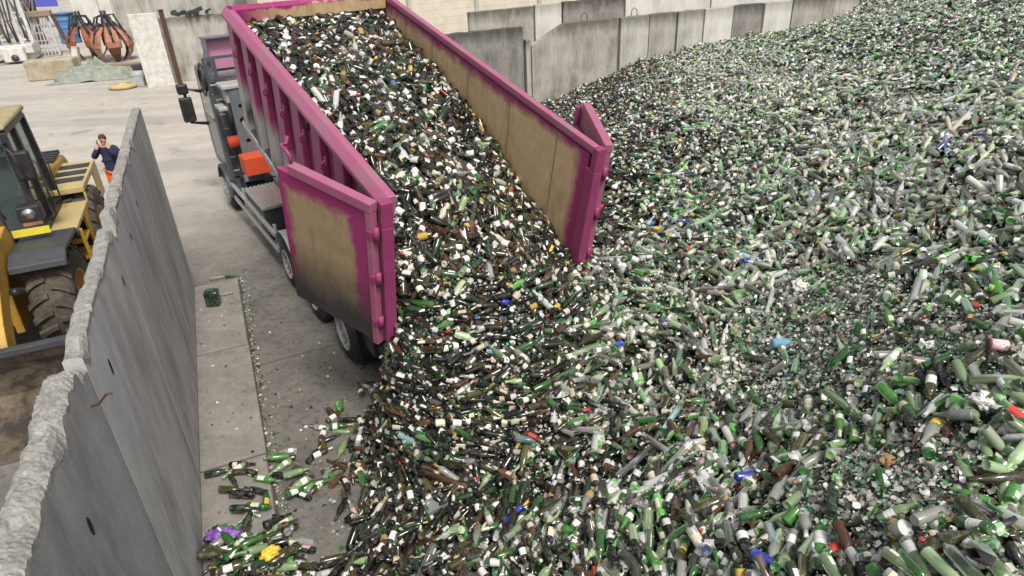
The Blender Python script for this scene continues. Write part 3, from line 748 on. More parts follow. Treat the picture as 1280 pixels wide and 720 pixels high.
# cab
q = MB()
P = lambda x, y, z: (x, y, z)
yb, yf, zb, zt = -2.95, -1.2, 1.6, 3.36
for x in (-.76, .76):
    q.bar((x, yb, zb), (x*.92, yb+.1, zt), .1); q.bar((x, yf, zb), (x*.92, yf-.15, zt), .1); q.bar((x, -2.0, zb), (x*.92, -2.0, zt), .1)
    q.bar((x, yb, zb+.05), (x, yf, zb+.05), .12); q.bar((x*.92, yb+.1, zt), (x*.92, yf-.15, zt), .1)
for y, yt in ((yb, yb+.1), (yf, yf-.15)):
    q.bar((-.76, y, zb+.05), (.76, y, zb+.05), .12); q.bar((-.7, yt, zt), (.7, yt, zt), .1)
q.bar((-.25, yf, zb), (-.25, yf-.14, zt), .05)
q.build('cab_frame', M['black'], ldr, bevel=.012)
q = MB(); q.box(-.7, .7, yb+.06, yf-.06, zb-.1, zb-.001); q.box(-.3, .3, -2.5, -2.0, zb, zb+.5); q.box(-.3, .3, -2.6, -2.5, zb+.3, zb+1.1); q.box(-.2, .2, -1.5, -1.3, zb, zb+.8)
q.build('cab_interior', M['black'], ldr, bevel=.03)
q = MB()
q.add([(-.74, yb+.05, zb+.1), (-.74, -2.05, zb+.1), (-.7, -2.05, zt-.05), (-.7, yb+.14, zt-.05)], [(0, 1, 2, 3)])
q.add([(-.74, -1.95, zb+.1), (-.74, yf-.05, zb+.1), (-.7, yf-.18, zt-.05), (-.7, -1.95, zt-.05)], [(0, 1, 2, 3)])
q.add([(.74, yb+.05, zb+.1), (.74, yf-.05, zb+.1), (.7, yf-.18, zt-.05), (.7, yb+.14, zt-.05)], [(0, 1, 2, 3)])
q.add([(-.7, yf, zb+.1), (.7, yf, zb+.1), (.65, yf-.14, zt-.05), (-.65, yf-.14, zt-.05)], [(0, 1, 2, 3)])
q.add([(-.7, yb, zb+.5), (.7, yb, zb+.5), (.65, yb+.08, zt-.05), (-.65, yb+.08, zt-.05)], [(0, 1, 2, 3)])
o = q.build('window', M['cab_glass'], ldr)
sm_ = o.modifiers.new('solid', 'SOLIDIFY'); sm_.thickness = .008
q = MB(); q.prism_x([(yb-.05, zt+.05), (yf-.08, zt+.05), (yf-.12, zt+.13), (yb+.0, zt+.16)], -.77, .77); q.build('roof', paint('dusty_roof', (.36, .3, .16), .7, 0, (.2, .17, .11), .7, 3), ldr, bevel=.04)
q = MB(); q.box(-1.02, -.74, -1.15, -1.0, 2.6, 3.1); q.build('side_mirror', M['black'], ldr, bevel=.04)
q = MB(); q.tube([(-.7, -1.3, 3.2), (-.7, -1.0, 3.25), (-.85, -.8, 3.15), (-.9, -.85, 2.7), (-.85, -1.0, 2.5)], .018, 6); q.build('grab_rail', M['black'], ldr)
q = MB(); q.tube([(-.8, -1.7, 1.65), (-.92, -1.7, 1.75), (-.92, -1.75, 2.7), (-.8, -1.8, 2.8)], .016, 6); q.build('grab_rail', M['black'], ldr)
q = MB(); q.tube([(-.8, -2.5, 1.7), (-.9, -2.5, 1.8), (-.9, -2.55, 2.5), (-.8, -2.6, 2.6)], .016, 6); q.build('grab_rail', M['black'], ldr)
for x in (-.55, .5):
    q = MB(); q.box(x-.12, x+.12, -1.2, -1.05, 3.1, 3.24); q.build('work_light', M['dgrey'], ldr, bevel=.02)
q = MB(); q.lathe([(-.03, .17), (0, .2), (.03, .17)], 20, 'z', Matrix.Translation((0, -1.62, zb+.85)) @ Matrix.Rotation(R_(-35), 4, 'X')); q.build('steering_wheel', M['black'], ldr)
q = MB(); q.tube([(-.3, yf-.02, zb+.35), (-.05, yf-.08, zb+1.1)], .014, 6); q.bar((-.12, yf-.07, zb+.7), (.02, yf-.1, zb+1.35), .02); q.build('wiper', M['black'], ldr)
# front fender, headlight on bracket, number plate
q = MB(); q.prism_x([(-.75, 1.55), (-.8, 1.65), (-.55, 1.84), (.45, 1.9), (.7, 1.78), (.72, 1.68), (.45, 1.83), (-.5, 1.77)], -1.38, -.6); q.build('front_fender', M['dgrey'], ldr, bevel=.015)
q = MB(); q.prism_x([(-.75, 1.55), (-.8, 1.65), (-.55, 1.84), (.45, 1.9), (.7, 1.78), (.72, 1.68), (.45, 1.83), (-.5, 1.77)], .6, 1.38); q.build('front_fender', M['dgrey'], ldr, bevel=.015)
q = MB(); q.box(-1.08, -.74, -.45, -.2, 2.15, 2.42); hl = q.build('headlight', M['black'], ldr, bevel=.03)
q = MB(); q.lathe([(-.02, .09), (.0, .095), (.006, .0001)], 18, 'y', Matrix.Translation((-.91, -.19, 2.29))); q.build('lens', M['chrome'], hl)
q = MB(); q.box(-1.05, -.78, -.22, -.19, 2.1, 2.15); q.build('indicator', M['rust_orange'], hl)
q = MB(); q.box(-1.12, -.6, -.17, -.16, 1.95, 2.07); q.build('number_plate', paint('plate_yellow', (.75, .62, .05), .4, 0, (.3, .25, .1), .2), ldr)
# plate lettering as a row of dark raised strokes (not legible in the photo)
# front frame, lift arms, cylinders
q = MB(); q.prism_x([(-.9, .6), (.5, .6), (.35, 1.5), (.1, 2.25), (-.5, 2.25), (-.9, 1.4)], -.42, -.3); q.prism_x([(-.9, .6), (.5, .6), (.35, 1.5), (.1, 2.25), (-.5, 2.25), (-.9, 1.4)], .3, .42); q.box(-.3, .3, -.8, .3, .65, 1.2)
q.build('front_frame', M['yellow'], ldr, bevel=.02)
for s in (-1, 1):
    q = MB(); x = s*.52
    q.prism_x([(-.3, 1.9), (-.1, 2.2), (.7, 2.1), (1.6, 1.35), (2.05, .75), (2.0, .55), (1.75, .6), (1.2, 1.25), (.6, 1.7)], x-.05, x+.05); q.build('lift_arm', M['yellow'], ldr, bevel=.015)
    q = MB(); q.tube([(s*.64, -.3, 1.0), (s*.64, .4, 1.25), (s*.64, .95, 1.5)], .065, 12); q.build('lift_cylinder', M['black'], ldr)
q = MB(); q.tube([(0, -.2, 2.1), (0, .6, 2.1), (0, 1.2, 1.9)], .08, 12); q.build('tilt_cylinder', M['black'], ldr)
q = MB(); q.bar((0, 1.4, 2.1), (0, 1.95, .8), .12, .2); q.build('tilt_lever', M['yellow'], ldr, bevel=.02)
q = MB(); rr = random.Random(9)
for k in range(6): q.tube([(-.45+.1*k, -.3, 1.9), (-.45+.12*k+rr.uniform(-.05, .05), .2, 2.2), (-.4+.12*k, .7, 1.95), (-.4+.1*k, 1.1, 1.5)], .02, 6)
q.build('hydraulic_hose', M['black'], ldr)
# bucket: curved shell open to the front, tipped level on the ground
m_b = paint('worn_bucket_steel', (.09, .075, .06), .6, .3, (.2, .15, .09), .7, 3, .2); m_in = paint('bucket_inner_mud_shade', (.035, .028, .022), .85, 0, (.26, .2, .13), .8, 1.8, .3)  # inner side darkened to paint in the bucket's shade, under mud patches
pr = [(BY+.85, .02), (BY+.4, .03), (BY+.08, .15), (BY-.06, .45), (BY-.0, .85), (BY+.2, 1.2)]
pi = [(y+.04*(i > 0), z+.035) for i, (y, z) in enumerate(pr)]
q = MB(); hw = 1.42
q.prism_x(pr + pi[::-1], -hw, hw)
bk = q.build('bucket', [m_b, m_in], ldr)
for p in bk.data.polygons:
    c = p.center
    if abs(p.normal.x) < .5 and (p.normal.y > .3 or p.normal.z > .5): p.material_index = 1
q = MB()
for s in (-1, 1): q.prism_x([(BY+.83, .03), (BY+.7, .5), (BY+.28, 1.12), (BY+.05, .85), (BY+.0, .45), (BY+.13, .17), (BY+.4, .06)], s*(hw+.001), s*(hw+.04))
q.build('bucket_cheeks', m_b, ldr)
q = MB(); q.box(-hw-.05, hw+.05, BY+.75, BY+.95, .0, .018); q.build('cutting_edge', M['chrome'], ldr)
q = MB(); q.box(-hw-.045, hw+.045, BY+.12, BY+.24, 1.2, 1.3); q.build('spill_guard', M['dgrey'], ldr, bevel=.01)
# ------------------------------------------------------------------ standing man
PX = G(155, 251); pz = 0
per = empty('person', (PX[0], PX[1], 0), R_(8), 'man in navy jumper and orange trousers holding both hands to his face', 'person')
def skin(name, verts, edges, mat, parent, sub=2):
    me = bpy.data.meshes.new(name); me.from_pydata([v[:3] for v in verts], edges, []); o = bpy.data.objects.new(name, me); COL.objects.link(o)
    o.parent = parent; me.materials.append(mat)
    o.modifiers.new('skin', 'SKIN'); lay = me.skin_vertices[0] if me.skin_vertices else None
    if lay is None:
        bm = bmesh.new(); bm.from_mesh(me); bm.verts.layers.skin.verify(); bm.to_mesh(me); bm.free(); lay = me.skin_vertices[0]
    for i, v in enumerate(verts):
        r = v[3] if isinstance(v[3], tuple) else (v[3], v[3])
        lay.data[i].radius = r
    lay.data[0].use_root = True
    s = o.modifiers.new('sub', 'SUBSURF'); s.levels = sub; s.render_levels = sub
    for p in me.polygons: p.use_smooth = True
    o.modifiers['skin'].use_smooth_shade = True
    return o
# faces -y (towards the camera); z up.  joints
def body_joints(k=0.0):
    J = [(0, .0, .96, (.15+k, .11+k)), (0, .0, 1.12, (.145+k, .105+k)), (0, .01, 1.32, (.17+k, .115+k)), (0, .01, 1.44, (.12+k, .09+k)),          # 0-3 pelvis..upper chest
         (0, -.01, 1.52, .058), (0, -.03, 1.60, .07), (0, -.045, 1.68, (.078, .092)), (0, -.045, 1.75, .068)]                                      # 4-7 neck, head
    for s in (-1, 1):
        J += [(s*.21, .01, 1.42, .078+k), (s*.31, -.1, 1.24, .055+k), (s*.22, -.24, 1.36, .045+k), (s*.115, -.17, 1.53, .034), (s*.085, -.12, 1.61, .04)]   # shoulder, elbow, forearm, wrist, palm
    for s in (-1, 1):
        J += [(s*.095, 0, .9, .088+k), (s*.11, -.02, .5, .062+k), (s*.115, .02, .1, .045+k), (s*.12, -.1, .05, .042)]
    E = [(0, 1), (1, 2), (2, 3), (3, 4), (4, 5), (5, 6), (6, 7)]
    for b in (8, 13): E += [(3, b), (b, b+1), (b+1, b+2), (b+2, b+3), (b+3, b+4)]
    for b in (18, 22): E += [(0, b), (b, b+1), (b+1, b+2), (b+2, b+3)]
    return J, E
J, E_ = body_joints()
bo = skin('body', J, E_, M['skin'], per)
# fingers curled against the cheeks
for s in (-1, 1):
    q = MB()
    for i, (ln, dz) in enumerate(((.07, .0), (.08, .02), (.075, .04), (.06, .06))):
        q.tube([(s*.095, -.16-.012*i, 1.6+dz*.3), (s*.09, -.165-.014*i, 1.62+dz*.6+ln*.4), (s*.075, -.15-.012*i, 1.63+dz*.6+ln*.8)], [.011, .01, .008], 6)
    q.tube([(s*.07, -.17, 1.58), (s*.05, -.185, 1.6), (s*.04, -.18, 1.625)], [.013, .012, .009], 6)
    q.build('hand', M['skin'], per)
Jt, _ = body_joints(.022)
idx = [0, 1, 2, 3, 8, 9, 10, 13, 14, 15]
V = [Jt[i] for i in idx] + [(0, -.005, 1.475, .085)] + [(-.135, -.19, 1.485, .042), (.135, -.19, 1.485, .042)]
V[0] = (0, 0, 1.0, (.17, .13)); V.append((0, 0, .88, (.15, .12)))
E2 = [(0, 1), (1, 2), (2, 3), (3, 4), (4, 5), (5, 6), (3, 7), (7, 8), (8, 9), (6, 11), (9, 12), (3, 10), (0, 13)]
skin('jumper', V, E2, M['navy'], per)
idx = [0, 18, 19, 20, 22, 23, 24]
V = [Jt[i] for i in idx]; V[0] = (0, 0, 1.0, (.175, .135)); V[1] = (-.1, 0, .84, .12); V[4] = (.1, 0, .84, .12); V[2] = (-.12, -.01, .5, .098); V[5] = (.12, -.01, .5, .098); V[3] = (V[3][0], V[3][1], .13, .085); V[6] = (V[6][0], V[6][1], .13, .085)
skin('trousers', V, [(0, 1), (1, 2), (2, 3), (0, 4), (4, 5), (5, 6)], M['hivis'], per)
for s in (-1, 1):
    q = MB(); q.loft([[(s*.115-.045+x*.09, y, z) for x, z in ((0, .0), (1, .0), (1, h), (.5, h*1.15), (0, h))] for y, h in ((.07, .1), (-.02, .12), (-.12, .08), (-.18, .05))], True, True)
    q.build('shoe', M['black'], per)
q = MB(); secs = []
for a, r in ((1.655, .083), (1.69, .098), (1.74, .096), (1.785, .075), (1.81, .03)):
    secs.append([(r*.92*math.cos(t), -.03 + r*1.05*math.sin(t) + (.012 if a < 1.7 else 0), a + (.035 if math.sin(t) < -.2 and a < 1.7 else 0)) for t in np.linspace(0, 2*math.pi, 18)[:-1]])
q.loft(secs, True, True); q.build('hair', M['hair'], per)
q = MB()
for s in (-1, 1): q.lathe([(-.005, .002), (0, .012), (.006, .002)], 8, 'y', Matrix.Translation((s*.032, -.134, 1.69)))
q.build('eyes', M['black'], per)
q = MB(); q.loft([[(-.01, -.13, 1.69), (.01, -.13, 1.69), (0, -.128, 1.7)], [(-.018, -.135, 1.65), (.018, -.135, 1.65), (0, -.165, 1.655)]], True, True); q.build('nose', M['skin'], per)

# ------------------------------------------------------------------ far left yard
def at_px(u, v, z=0): return Vector(G(u, v, z))
# blue tank
p = at_px(91, 53)
o = empty('blue_tank', p, 0, 'blue ribbed plastic tank standing by the pale boundary panel', 'tank')
q = MB(); pr = [(0, .0001), (0, .62)]
for z in np.arange(.05, 1.95, .05): pr.append((z, .66 + (.035 if (z % .5) < .12 else 0)))
pr += [(1.98, .6), (2.02, .0001)]
q.lathe(pr, 28, 'z'); q.build('tank_body', M['blue'], o)
q = MB(); q.lathe([(1.86, .68), (1.86, .72), (1.97, .72), (1.97, .68)], 28, 'z'); q.build('clamp_ring', M['dgrey'], o)
# blue violet panel hanging behind
o = empty('blue_signboard', at_px(60, 46) + Vector((-3.2, 6, 0)), -.1, 'blank blue violet board on white posts behind the blue tank', 'board')
q = MB(); q.box(-1.3, 1.3, -.03, .03, 1.7, 5); q.build('sheet', M['violet'], o)
q = MB(); q.box(-1.4, -1.31, -.05, .05, 0, 5); q.box(1.31, 1.4, -.05, .05, 0, 5); q.build('post', M['white'], o)
# pallet ladder rack
p = at_px(62, 71)
o = empty('steel_rack', p, .35, 'grey steel ladder frame leaning on a wooden trestle', 'rack')
q = MB()
for x in (-.62, .62): q.bar((x, 0, .03), (x*.75, .7, 2.3), .11)
for k in range(6):
    f = k/5; q.bar((-.62+.155*f, .7*f, .06+2.2*f), (.62-.155*f, .7*f, .06+2.2*f), .08)
for k in range(5): q.bar((-.4+.2*k, .0, .1), (-.35+.17*k, .68, 2.2), .045)
q.build('ladder_frame', M['lgrey'], o)
q = MB(); q.box(-.75, .75, .3, 1.0, 2.32, 2.62); q.box(-.6, .6, .4, .9, 0, .1); q.build('timber_top', M['wood'], o, bevel=.02)
q = MB(); q.bar((.7, .8, 2.3), (1.35, .1, .0), .1); q.build('prop', M['rust'], o)
q = MB(); q.bar((.75, 1.0, 2.3), (1.2, .9, 0), .1); q.build('prop', M['rust'], o)
q = MB(); q.bar((-.7, .9, 2.3), (-.75, 1.0, 0), .1); q.build('prop', M['rust'], o)
# scrap bundle of rods behind
o = empty('steel_rod_bundle', at_px(70, 60) + Vector((-2.5, 2.2, 0)), .3, 'bundle of dark rods and pipes standing behind the ladder frame', 'rods')
rr = random.Random(3); q = MB()
for k in range(14): q.bar((rr.uniform(-.8, .8), rr.uniform(-.2, .3), 0), (rr.uniform(-1.0, .8), rr.uniform(.3, .6), rr.uniform(3.5, 5)), rr.uniform(.05, .12))
q.build('rods', M['rust'], o)
q = MB()
for k in range(6): q.bar((rr.uniform(-1.2, .8), rr.uniform(-.3, .0), 0), (rr.uniform(-1.2, .8), rr.uniform(.1, .3), rr.uniform(3, 4.6)), rr.uniform(.05, .14))
q.build('pipes', M['grey'], o)
# white mast machine
p = at_px(26, 78)
o = empty('mast_machine', p, .35, 'white lattice mast machine with a lamp box at its foot', 'machine')
q = MB(); q.box(-.95, .95, -.3, 1.6, .5, 1.0); q.box(-.8, .8, 0, 1.4, .1, .5); q.build('base_frame', M['white'], o, bevel=.04)
q = MB(); q.box(-.62, .55, -.72, -.31, .12, .95); q.build('lamp_box', M['white'], o, bevel=.08)
q = MB(); q.lathe([(-.02, .2), (.0, .2), (.03, .1)], 14, 'y', Matrix.Translation((.0, -.75, .35))); q.build('lamp', M['dgrey'], o)
q = MB()
for x in (-.85, -.25, .35, .9): q.bar((x, .5, 1.0), (x-.15, .9, 6.5), .16)
for k in range(7):
    z = 1.3 + k*.75; q.bar((-.85-.02*k, .52+.05*k, z), (.9-.02*k, .52+.05*k, z+(.5 if k % 2 else -.1)), .1)
q.build('mast', M['white'], o)
q = MB()
for k in range(8):
    x = rr.uniform(-.8, .8); q.tube([(x, .3, 1.1), (x+rr.uniform(-.3, .3), .25, 2.2), (x+rr.uniform(-.3, .3), .5, 3.5), (x-.2, .7, 5.5)], .05, 6)
q.build('cables', M['dgrey'], o)
q = MB(); q.bar((-.7, -.3, .2), (-1.6, -1.5, .05), .12); q.build('outrigger', M['dgrey'], o)
o = empty('yellow_machine', at_px(0, 60) + Vector((-3.0, 2.5, 0)), .3, 'yellow machine body partly cut by the left edge behind the mast', 'machine')
q = MB(); q.box(-1.4, 1.2, 0, 2, .5, 2.0); q.box(-1.2, 1.0, .2, 1.6, 2.001, 4.5); q.build('machine_body', M['yellow'], o, bevel=.08)
q = MB(); q.box(-1.5, 1.5, -.2, 2.2, 0, .499); q.build('track_base', M['lgrey'], o, bevel=.05)
# stone block
p = at_px(67, 100)
o = MB().box(-1.15, 1.15, 0, .95, 0, .98).build('stone_block', M['stone'], None, bevel=.06); o.location = p; o.rotation_euler = (0, 0, .22)
tag(o, 'rectangular yellowish stone block on the yard floor', 'block')
o = MB().box(-.15, .15, -.1, .5, 0, 1.25).build('concrete_kerb_piece', M['backw'], None, bevel=.03); o.location = at_px(96, 88); o.rotation_euler = (R_(-8), R_(10), .3)
tag(o, 'narrow upright concrete piece between the block and the tarpaulin', 'kerb')
# tarpaulin heap
p = at_px(112, 101)
def tarp_mesh():
    b = MB(); nx, ny = 96, 54; vs = []; r2 = np.random.default_rng(5)
    from mathutils import noise as mn
    for j in range(ny):
        for i in range(nx):
            x = (i/(nx-1)-.5)*2; y = (j/(ny-1)-.5)*2
            env = max(0, 1-(x*x*.95+y*y*.95))
            rg = lambda f, o: 1-2*abs(mn.noise((x*f+o+.8*mn.noise((x*2, y*2, o)), y*f*1.3, o)))
            h = env**.7*(.16 + .3*max(0, rg(1.6, 3)) + .22*max(0, rg(3.4, 6)) + .1*rg(7, 9) + .04*rg(14, 2)) + .55*max(0, 1-abs(x-.12-.3*(y-.35))/.28)*max(0, 1-abs(y-.35)/.5)
            k = 1 + .18*mn.noise((x*2, y*2, 9))
            vs.append((x*1.95*k, y*1.05*k, max(.012, h)))
    b.add(vs, [(j*nx+i, j*nx+i+1, (j+1)*nx+i+1, (j+1)*nx+i) for j in range(ny-1) for i in range(nx-1)], True)
    return b
o = tarp_mesh().build('tarpaulin', M['tarp']); o.location = p + Vector((0, .6, 0)); o.rotation_euler = (0, 0, .22)
tag(o, 'crumpled grey green tarpaulin heaped in front of the orange grabs', 'tarpaulin')
# yellow disc, cable drum
o = empty('yellow_disc', at_px(155, 110), .2, 'round pale yellow lid lying on the yard floor', 'disc')
q = MB(); q.lathe([(0, .5), (.04, .62), (.12, .66), (.18, .6), (.2, .2), (.24, .18), (.26, .0001)], 30, 'z'); q.build('lid', M['dyellow'], o)
o = empty('scrap_motor', at_px(176, 107), .2, 'small grey motor casing at the foot of the white board', 'motor')
q = MB(); q.box(-.28, .28, -.35, .4, .02, .42); q.lathe([(-.3, .0001), (-.3, .2), (.3, .2), (.3, .0001)], 16, 'x', Matrix.Translation((0, 0, .5))); q.build('casing', M['lgrey'], o)
q = MB(); q.box(-.35, .3, .2, .7, .0, .06); q.box(-.3, .3, .45, .9, .06, .9); q.build('bracket', M['dgrey'], o, bevel=.02)
q = MB(); q.lathe([(.301, .05), (.45, .05)], 12, 'x', Matrix.Translation((0, 0, .5))); q.build('shaft', M['black'], o)
# orange-peel grabs
def grab(px, label, yaw, mat, sc=1.0, pet=5):
    o = empty('orange_peel_grab', at_px(*px), yaw, label, 'grab', 'orange scrap grabs')
    o.scale = (sc, sc, sc)
    q = MB(); q.lathe([(1.75, .28), (1.8, .4), (2.0, .42), (2.1, .25), (2.5, .16), (2.75, .16)], 16, 'z'); q.build('hub', M['black'], o)
    for k in range(pet):
        a = 2*math.pi*k/pet + .3
        Mx = Matrix.Rotation(a, 4, 'Z')
        path = [(.35, 1.9), (.72, 1.6), (.95, 1.15), (1.0, .8), (.9, .45), (.62, .12), (.4, .02)]
        wid = [.2, .34, .42, .38, .28, .18, .06]
        q = MB(); secs = []
        for (r, z), w_ in list(zip(path, wid))[:4]: secs.append([(r, -w_, z-.02), (r, w_, z-.02), (r+.12, w_*.8, z+.05), (r+.12, -w_*.8, z+.05)])
        q.loft(secs, True, False, True, Mx); f = q.build('petal', mat, o, bevel=.02)
        q = MB(); secs = []
        for (r, z), w_ in list(zip(path, wid))[3:]: secs.append([(r-.02, -w_*.8, z-.02), (r-.02, w_*.8, z-.02), (r+.1, w_*.7, z+.03), (r+.1, -w_*.7, z+.03)])
        q.loft(secs, True, False, True, Mx); q.build('tine', M['wood'] if k % 2 else M['rust'], f, bevel=.02)
        q = MB(); q.tube([Mx @ Vector((.42, 0, 2.1)), Mx @ Vector((.9, 0, 1.55))], .09, 8); q.tube([Mx @ Vector((.9, 0, 1.55)), Mx @ Vector((1.1, 0, 1.15))], .06, 8); q.build('cylinder', M['black'], f)
    rg_ = random.Random(int(yaw*100))
    for k in range(7):
        a = rg_.uniform(0, 6.28); q = MB(); q.tube([(.2*math.cos(a), .2*math.sin(a), 2.5), (.5*math.cos(a+.3), .5*math.sin(a+.3), 2.35+rg_.uniform(-.1, .2)), (.75*math.cos(a+.5), .75*math.sin(a+.5), 1.8), (.8*math.cos(a+.6), .8*math.sin(a+.6), 1.2)], .05, 6)
        q.build('hose', M['black'], o)
    return o
grab((115, 74), 'left rusty orange grab with tines spread on the ground', .2, paint('deep_orange', (.28, .08, .035), .6, 0, (.07, .035, .025), .9, 3, chips=.8), .98)
grab((147, 76), 'right faded orange grab with dark hoses, next to the white board', .8, M['rust_orange'], 1.0, 6)
o = empty('timber_stack', at_px(163, 85), .1, 'low stack of grey boards on the floor left of the white board', 'boards')
for k in range(3):
    q = MB(); q.box(-1.1+.05*k, 1.0-.07*k, -.3+.02*k, .3, .1*k, .1*k+.08); q.build('board', M['wood'], o, bevel=.01)
# scrap lying on the far wall ledge
q = MB(); rr = random.Random(21)
for k in range(16):
    a = Vector((rr.uniform(-.9, .9), rr.uniform(-.2, .2), rr.uniform(.05, .2))); q.bar(a, a+Vector((rr.uniform(-.4, .4), rr.uniform(-.15, .15), rr.uniform(-.05, .12))), rr.uniform(.08, .18))
o = q.build('scrap_metal', M['dgrey']); o.location = W(-.6, 37.31, 2.91); tag(o, 'dark scrap metal lying on top of the grey boundary panel', 'scrap')
# ------------------------------------------------------------------ the heap: height field through measured points
ctrl = []
def cp(u, v, z): g = G(u, v, z); ctrl.append((g[0], g[1], z))
# edge of the heap on the bay floor
for u, v in [(425, 700), (415, 650), (398, 605), (402, 560), (440, 512), (480, 480), (508, 464)]: cp(u, v, -.05)
for u, v in [(330, 520), (300, 640), (380, 440), (260, 640)]: cp(u, v, -.35)
for u, v in [(265, 705), (320, 712), (360, 718)]: cp(u, v, .06)
cp(380, 690, -.05)
for q, z in [((460, 690), .2), ((540, 700), .5), ((640, 700), .9), ((760, 700), 1.35), ((880, 700), 1.8), ((1000, 680), 2.25), ((1135, 705), 2.85), ((1260, 700), 3.15),
             ((470, 560), .25), ((560, 560), .45), ((660, 560), .75), ((780, 550), 1.15), ((900, 560), 1.75), ((1020, 560), 2.25), ((1150, 560), 2.9), ((1260, 560), 3.1),
             ((560, 500), .45), ((700, 430), .9), ((800, 440), 1.15),
             ((900, 440), 1.6), ((1020, 440), 2.1), ((1140, 440), 2.8), ((1255, 440), 3.3), ((1190, 370), 3.05), ((1020, 325), 2.15), ((860, 330), 1.6), ((760, 250), 1.45), ((900, 250), 1.8),
             ((1040, 250), 2.3), ((1170, 250), 2.9), ((1260, 200), 3.4), ((1000, 150), 2.3), ((860, 150), 1.9), ((760, 150), 1.3), ((690, 122), .25), ((740, 92), 1.0), ((800, 66), 1.5), ((900, 48), 1.75),
             ((1000, 38), 1.95), ((1046, 22), 2.1), ((1100, 14), 2.5), ((1180, 60), 2.9), ((1260, 30), 3.5), ((1270, 100), 3.5)]: cp(*q, z)
for n, d, z in [(12, -2, 3.6), (6, -1, 3.2), (2.2, 0, .6), (25, 5, 4.5), (26, 15, 4.3), (26, 21, 3.4), (0, 1, -.2), (-1.2, 3, .05), (1.2, 2.5, .5), (4, 1, 2.4),
                (3.6, 13.5, 1.2), (4.5, 18, .3), (2.5, 11, -.1)]:
    p = W(n, d); ctrl.append((p.x, p.y, z))
# measured points that fall inside the stream are replaced by its own profile
ctrl = [c for c in ctrl if not (1.9 < c[0]*Nt[0]+c[1]*Nt[1] < 5.5 and 4.6 < c[0]*Dt[0]+c[1]*Dt[1] < 8.1)]
# the stream leaving the container lip: (across the truck, along the truck, height)
for n_, d_, z in [(2.35, 6.65, 2.2), (2.9, 6.65, 2.5), (3.4, 6.65, 2.5), (4.0, 6.65, 2.3), (4.6, 6.65, 2.05), (5.05, 6.65, 1.85), (5.4, 7.2, 1.5), (5.5, 8.5, 1.3), (5.6, 10, 1.2),
                  (2.3, 6.2, 1.75), (2.8, 6.2, 2.15), (3.5, 6.2, 2.2), (4.3, 6.2, 2.0), (5.0, 6.2, 1.75), (2.35, 5.6, 1.0), (2.9, 5.6, 1.5), (3.6, 5.6, 1.65), (4.4, 5.6, 1.5), (5.1, 5.6, 1.4), (2.4, 4.9, .5), (3.0, 4.8, .8), (3.8, 4.8, 1.0), (4.6, 4.8, 1.05),
                  (2.7, 7.3, .9), (3.5, 7.2, 1.3), (4.5, 7.2, 1.3), (3.5, 7.8, .5), (4.5, 7.9, .5), (3.5, 8.5, -.1), (4.5, 8.6, -.1), (2.1, 7.4, -.05), (2.05, 6.7, .2), (1.95, 6.0, .15), (4.0, 10, -.3)]:
    p = Nt*n_ + Dt*d_; ctrl.append((p[0], p[1], z))
ctrl = np.array(ctrl)
# smooth linear-kernel RBF
_d = np.linalg.norm(ctrl[:, None, :2]-ctrl[None, :, :2], axis=-1)
_A = np.block([[_d + -0.04*np.eye(len(ctrl)), np.ones((len(ctrl), 1))], [np.ones((1, len(ctrl))), np.zeros((1, 1))]])
_w = np.linalg.solve(_A, np.r_[ctrl[:, 2], 0])
def hraw(x, y):
    x = np.asarray(x, float); y = np.asarray(y, float); sh = x.shape; x = x.ravel(); y = y.ravel(); out = np.empty(len(x))
    for i in range(0, len(x), 20000):
        d = np.hypot(x[i:i+20000, None]-ctrl[None, :, 0], y[i:i+20000, None]-ctrl[None, :, 1]); out[i:i+20000] = d @ _w[:-1] + _w[-1]
    return out.reshape(sh)
_ph = rng.uniform(0, 6.28, 24); _kd = rng.uniform(0, 6.28, 24)
def fnoise(x, y, f, o=0, n=6):
    s = 0
    for k in range(n):
        kk_ = f*(1+.35*k); a = _kd[(k+o) % 24]; s = s + np.sin(kk_*(x*np.cos(a)+y*np.sin(a)) + _ph[(k+o) % 24])/(1+.25*k)
    return s/2.6
def wn(x, y): return x*Nw[0]+y*Nw[1]
def wdp(x, y): return x*Dw[0]+y*Dw[1]
def tn(x, y): return x*Nt[0]+y*Nt[1]
def td(x, y): return x*Dt[0]+y*Dt[1]
def _height(x, y):
    h = hraw(x, y)
    inn = (td(x, y) > 6.75) & (tn(x, y) > 2.1) & (tn(x, y) < 5.2)
    h = np.where(inn, np.minimum(h, 1.69+(td(x, y)-6.6)*.239-.3), h)
    k = np.clip(h/.6, 0, 1)
    return h + k*(.07*fnoise(x, y, 2.2) + .035*fnoise(x, y, 6.5, 7))
# the same surface, tabulated every 5 cm for speed
HX, HY, HS = np.arange(-9, 31.01, .05), np.arange(-4, 33.01, .05), .05
HG = np.concatenate([_height(*np.meshgrid(HX, HY[j:j+60])) for j in range(0, len(HY), 60)])
def height(x, y):
    fx = np.clip((np.asarray(x, float)-HX[0])/HS, 0, len(HX)-1.001); fy = np.clip((np.asarray(y, float)-HY[0])/HS, 0, len(HY)-1.001)
    i = fx.astype(int); j = fy.astype(int); a = fx-i; b_ = fy-j
    return (HG[j, i]*(1-a)+HG[j, i+1]*a)*(1-b_) + (HG[j+1, i]*(1-a)+HG[j+1, i+1]*a)*b_
def allowed(x, y, h, z=None):
    """inside the bay, not inside truck or container body"""
    ok = ((h > .0) | ((h > -.07) & (rng.random(h.shape) < np.exp(h/.02)*.6))) & (wn(x, y) > WN+.1) & (wdp(x, y) < 21.55)
    zz = h
    intruck = (td(x, y) > 8.25) & (tn(x, y) > 2.2) & (tn(x, y) < 5.15) & (td(x, y) < 14.5)
    return ok & ~intruck & ~((td(x, y) > 8.3) & (tn(x, y) < 5.15))

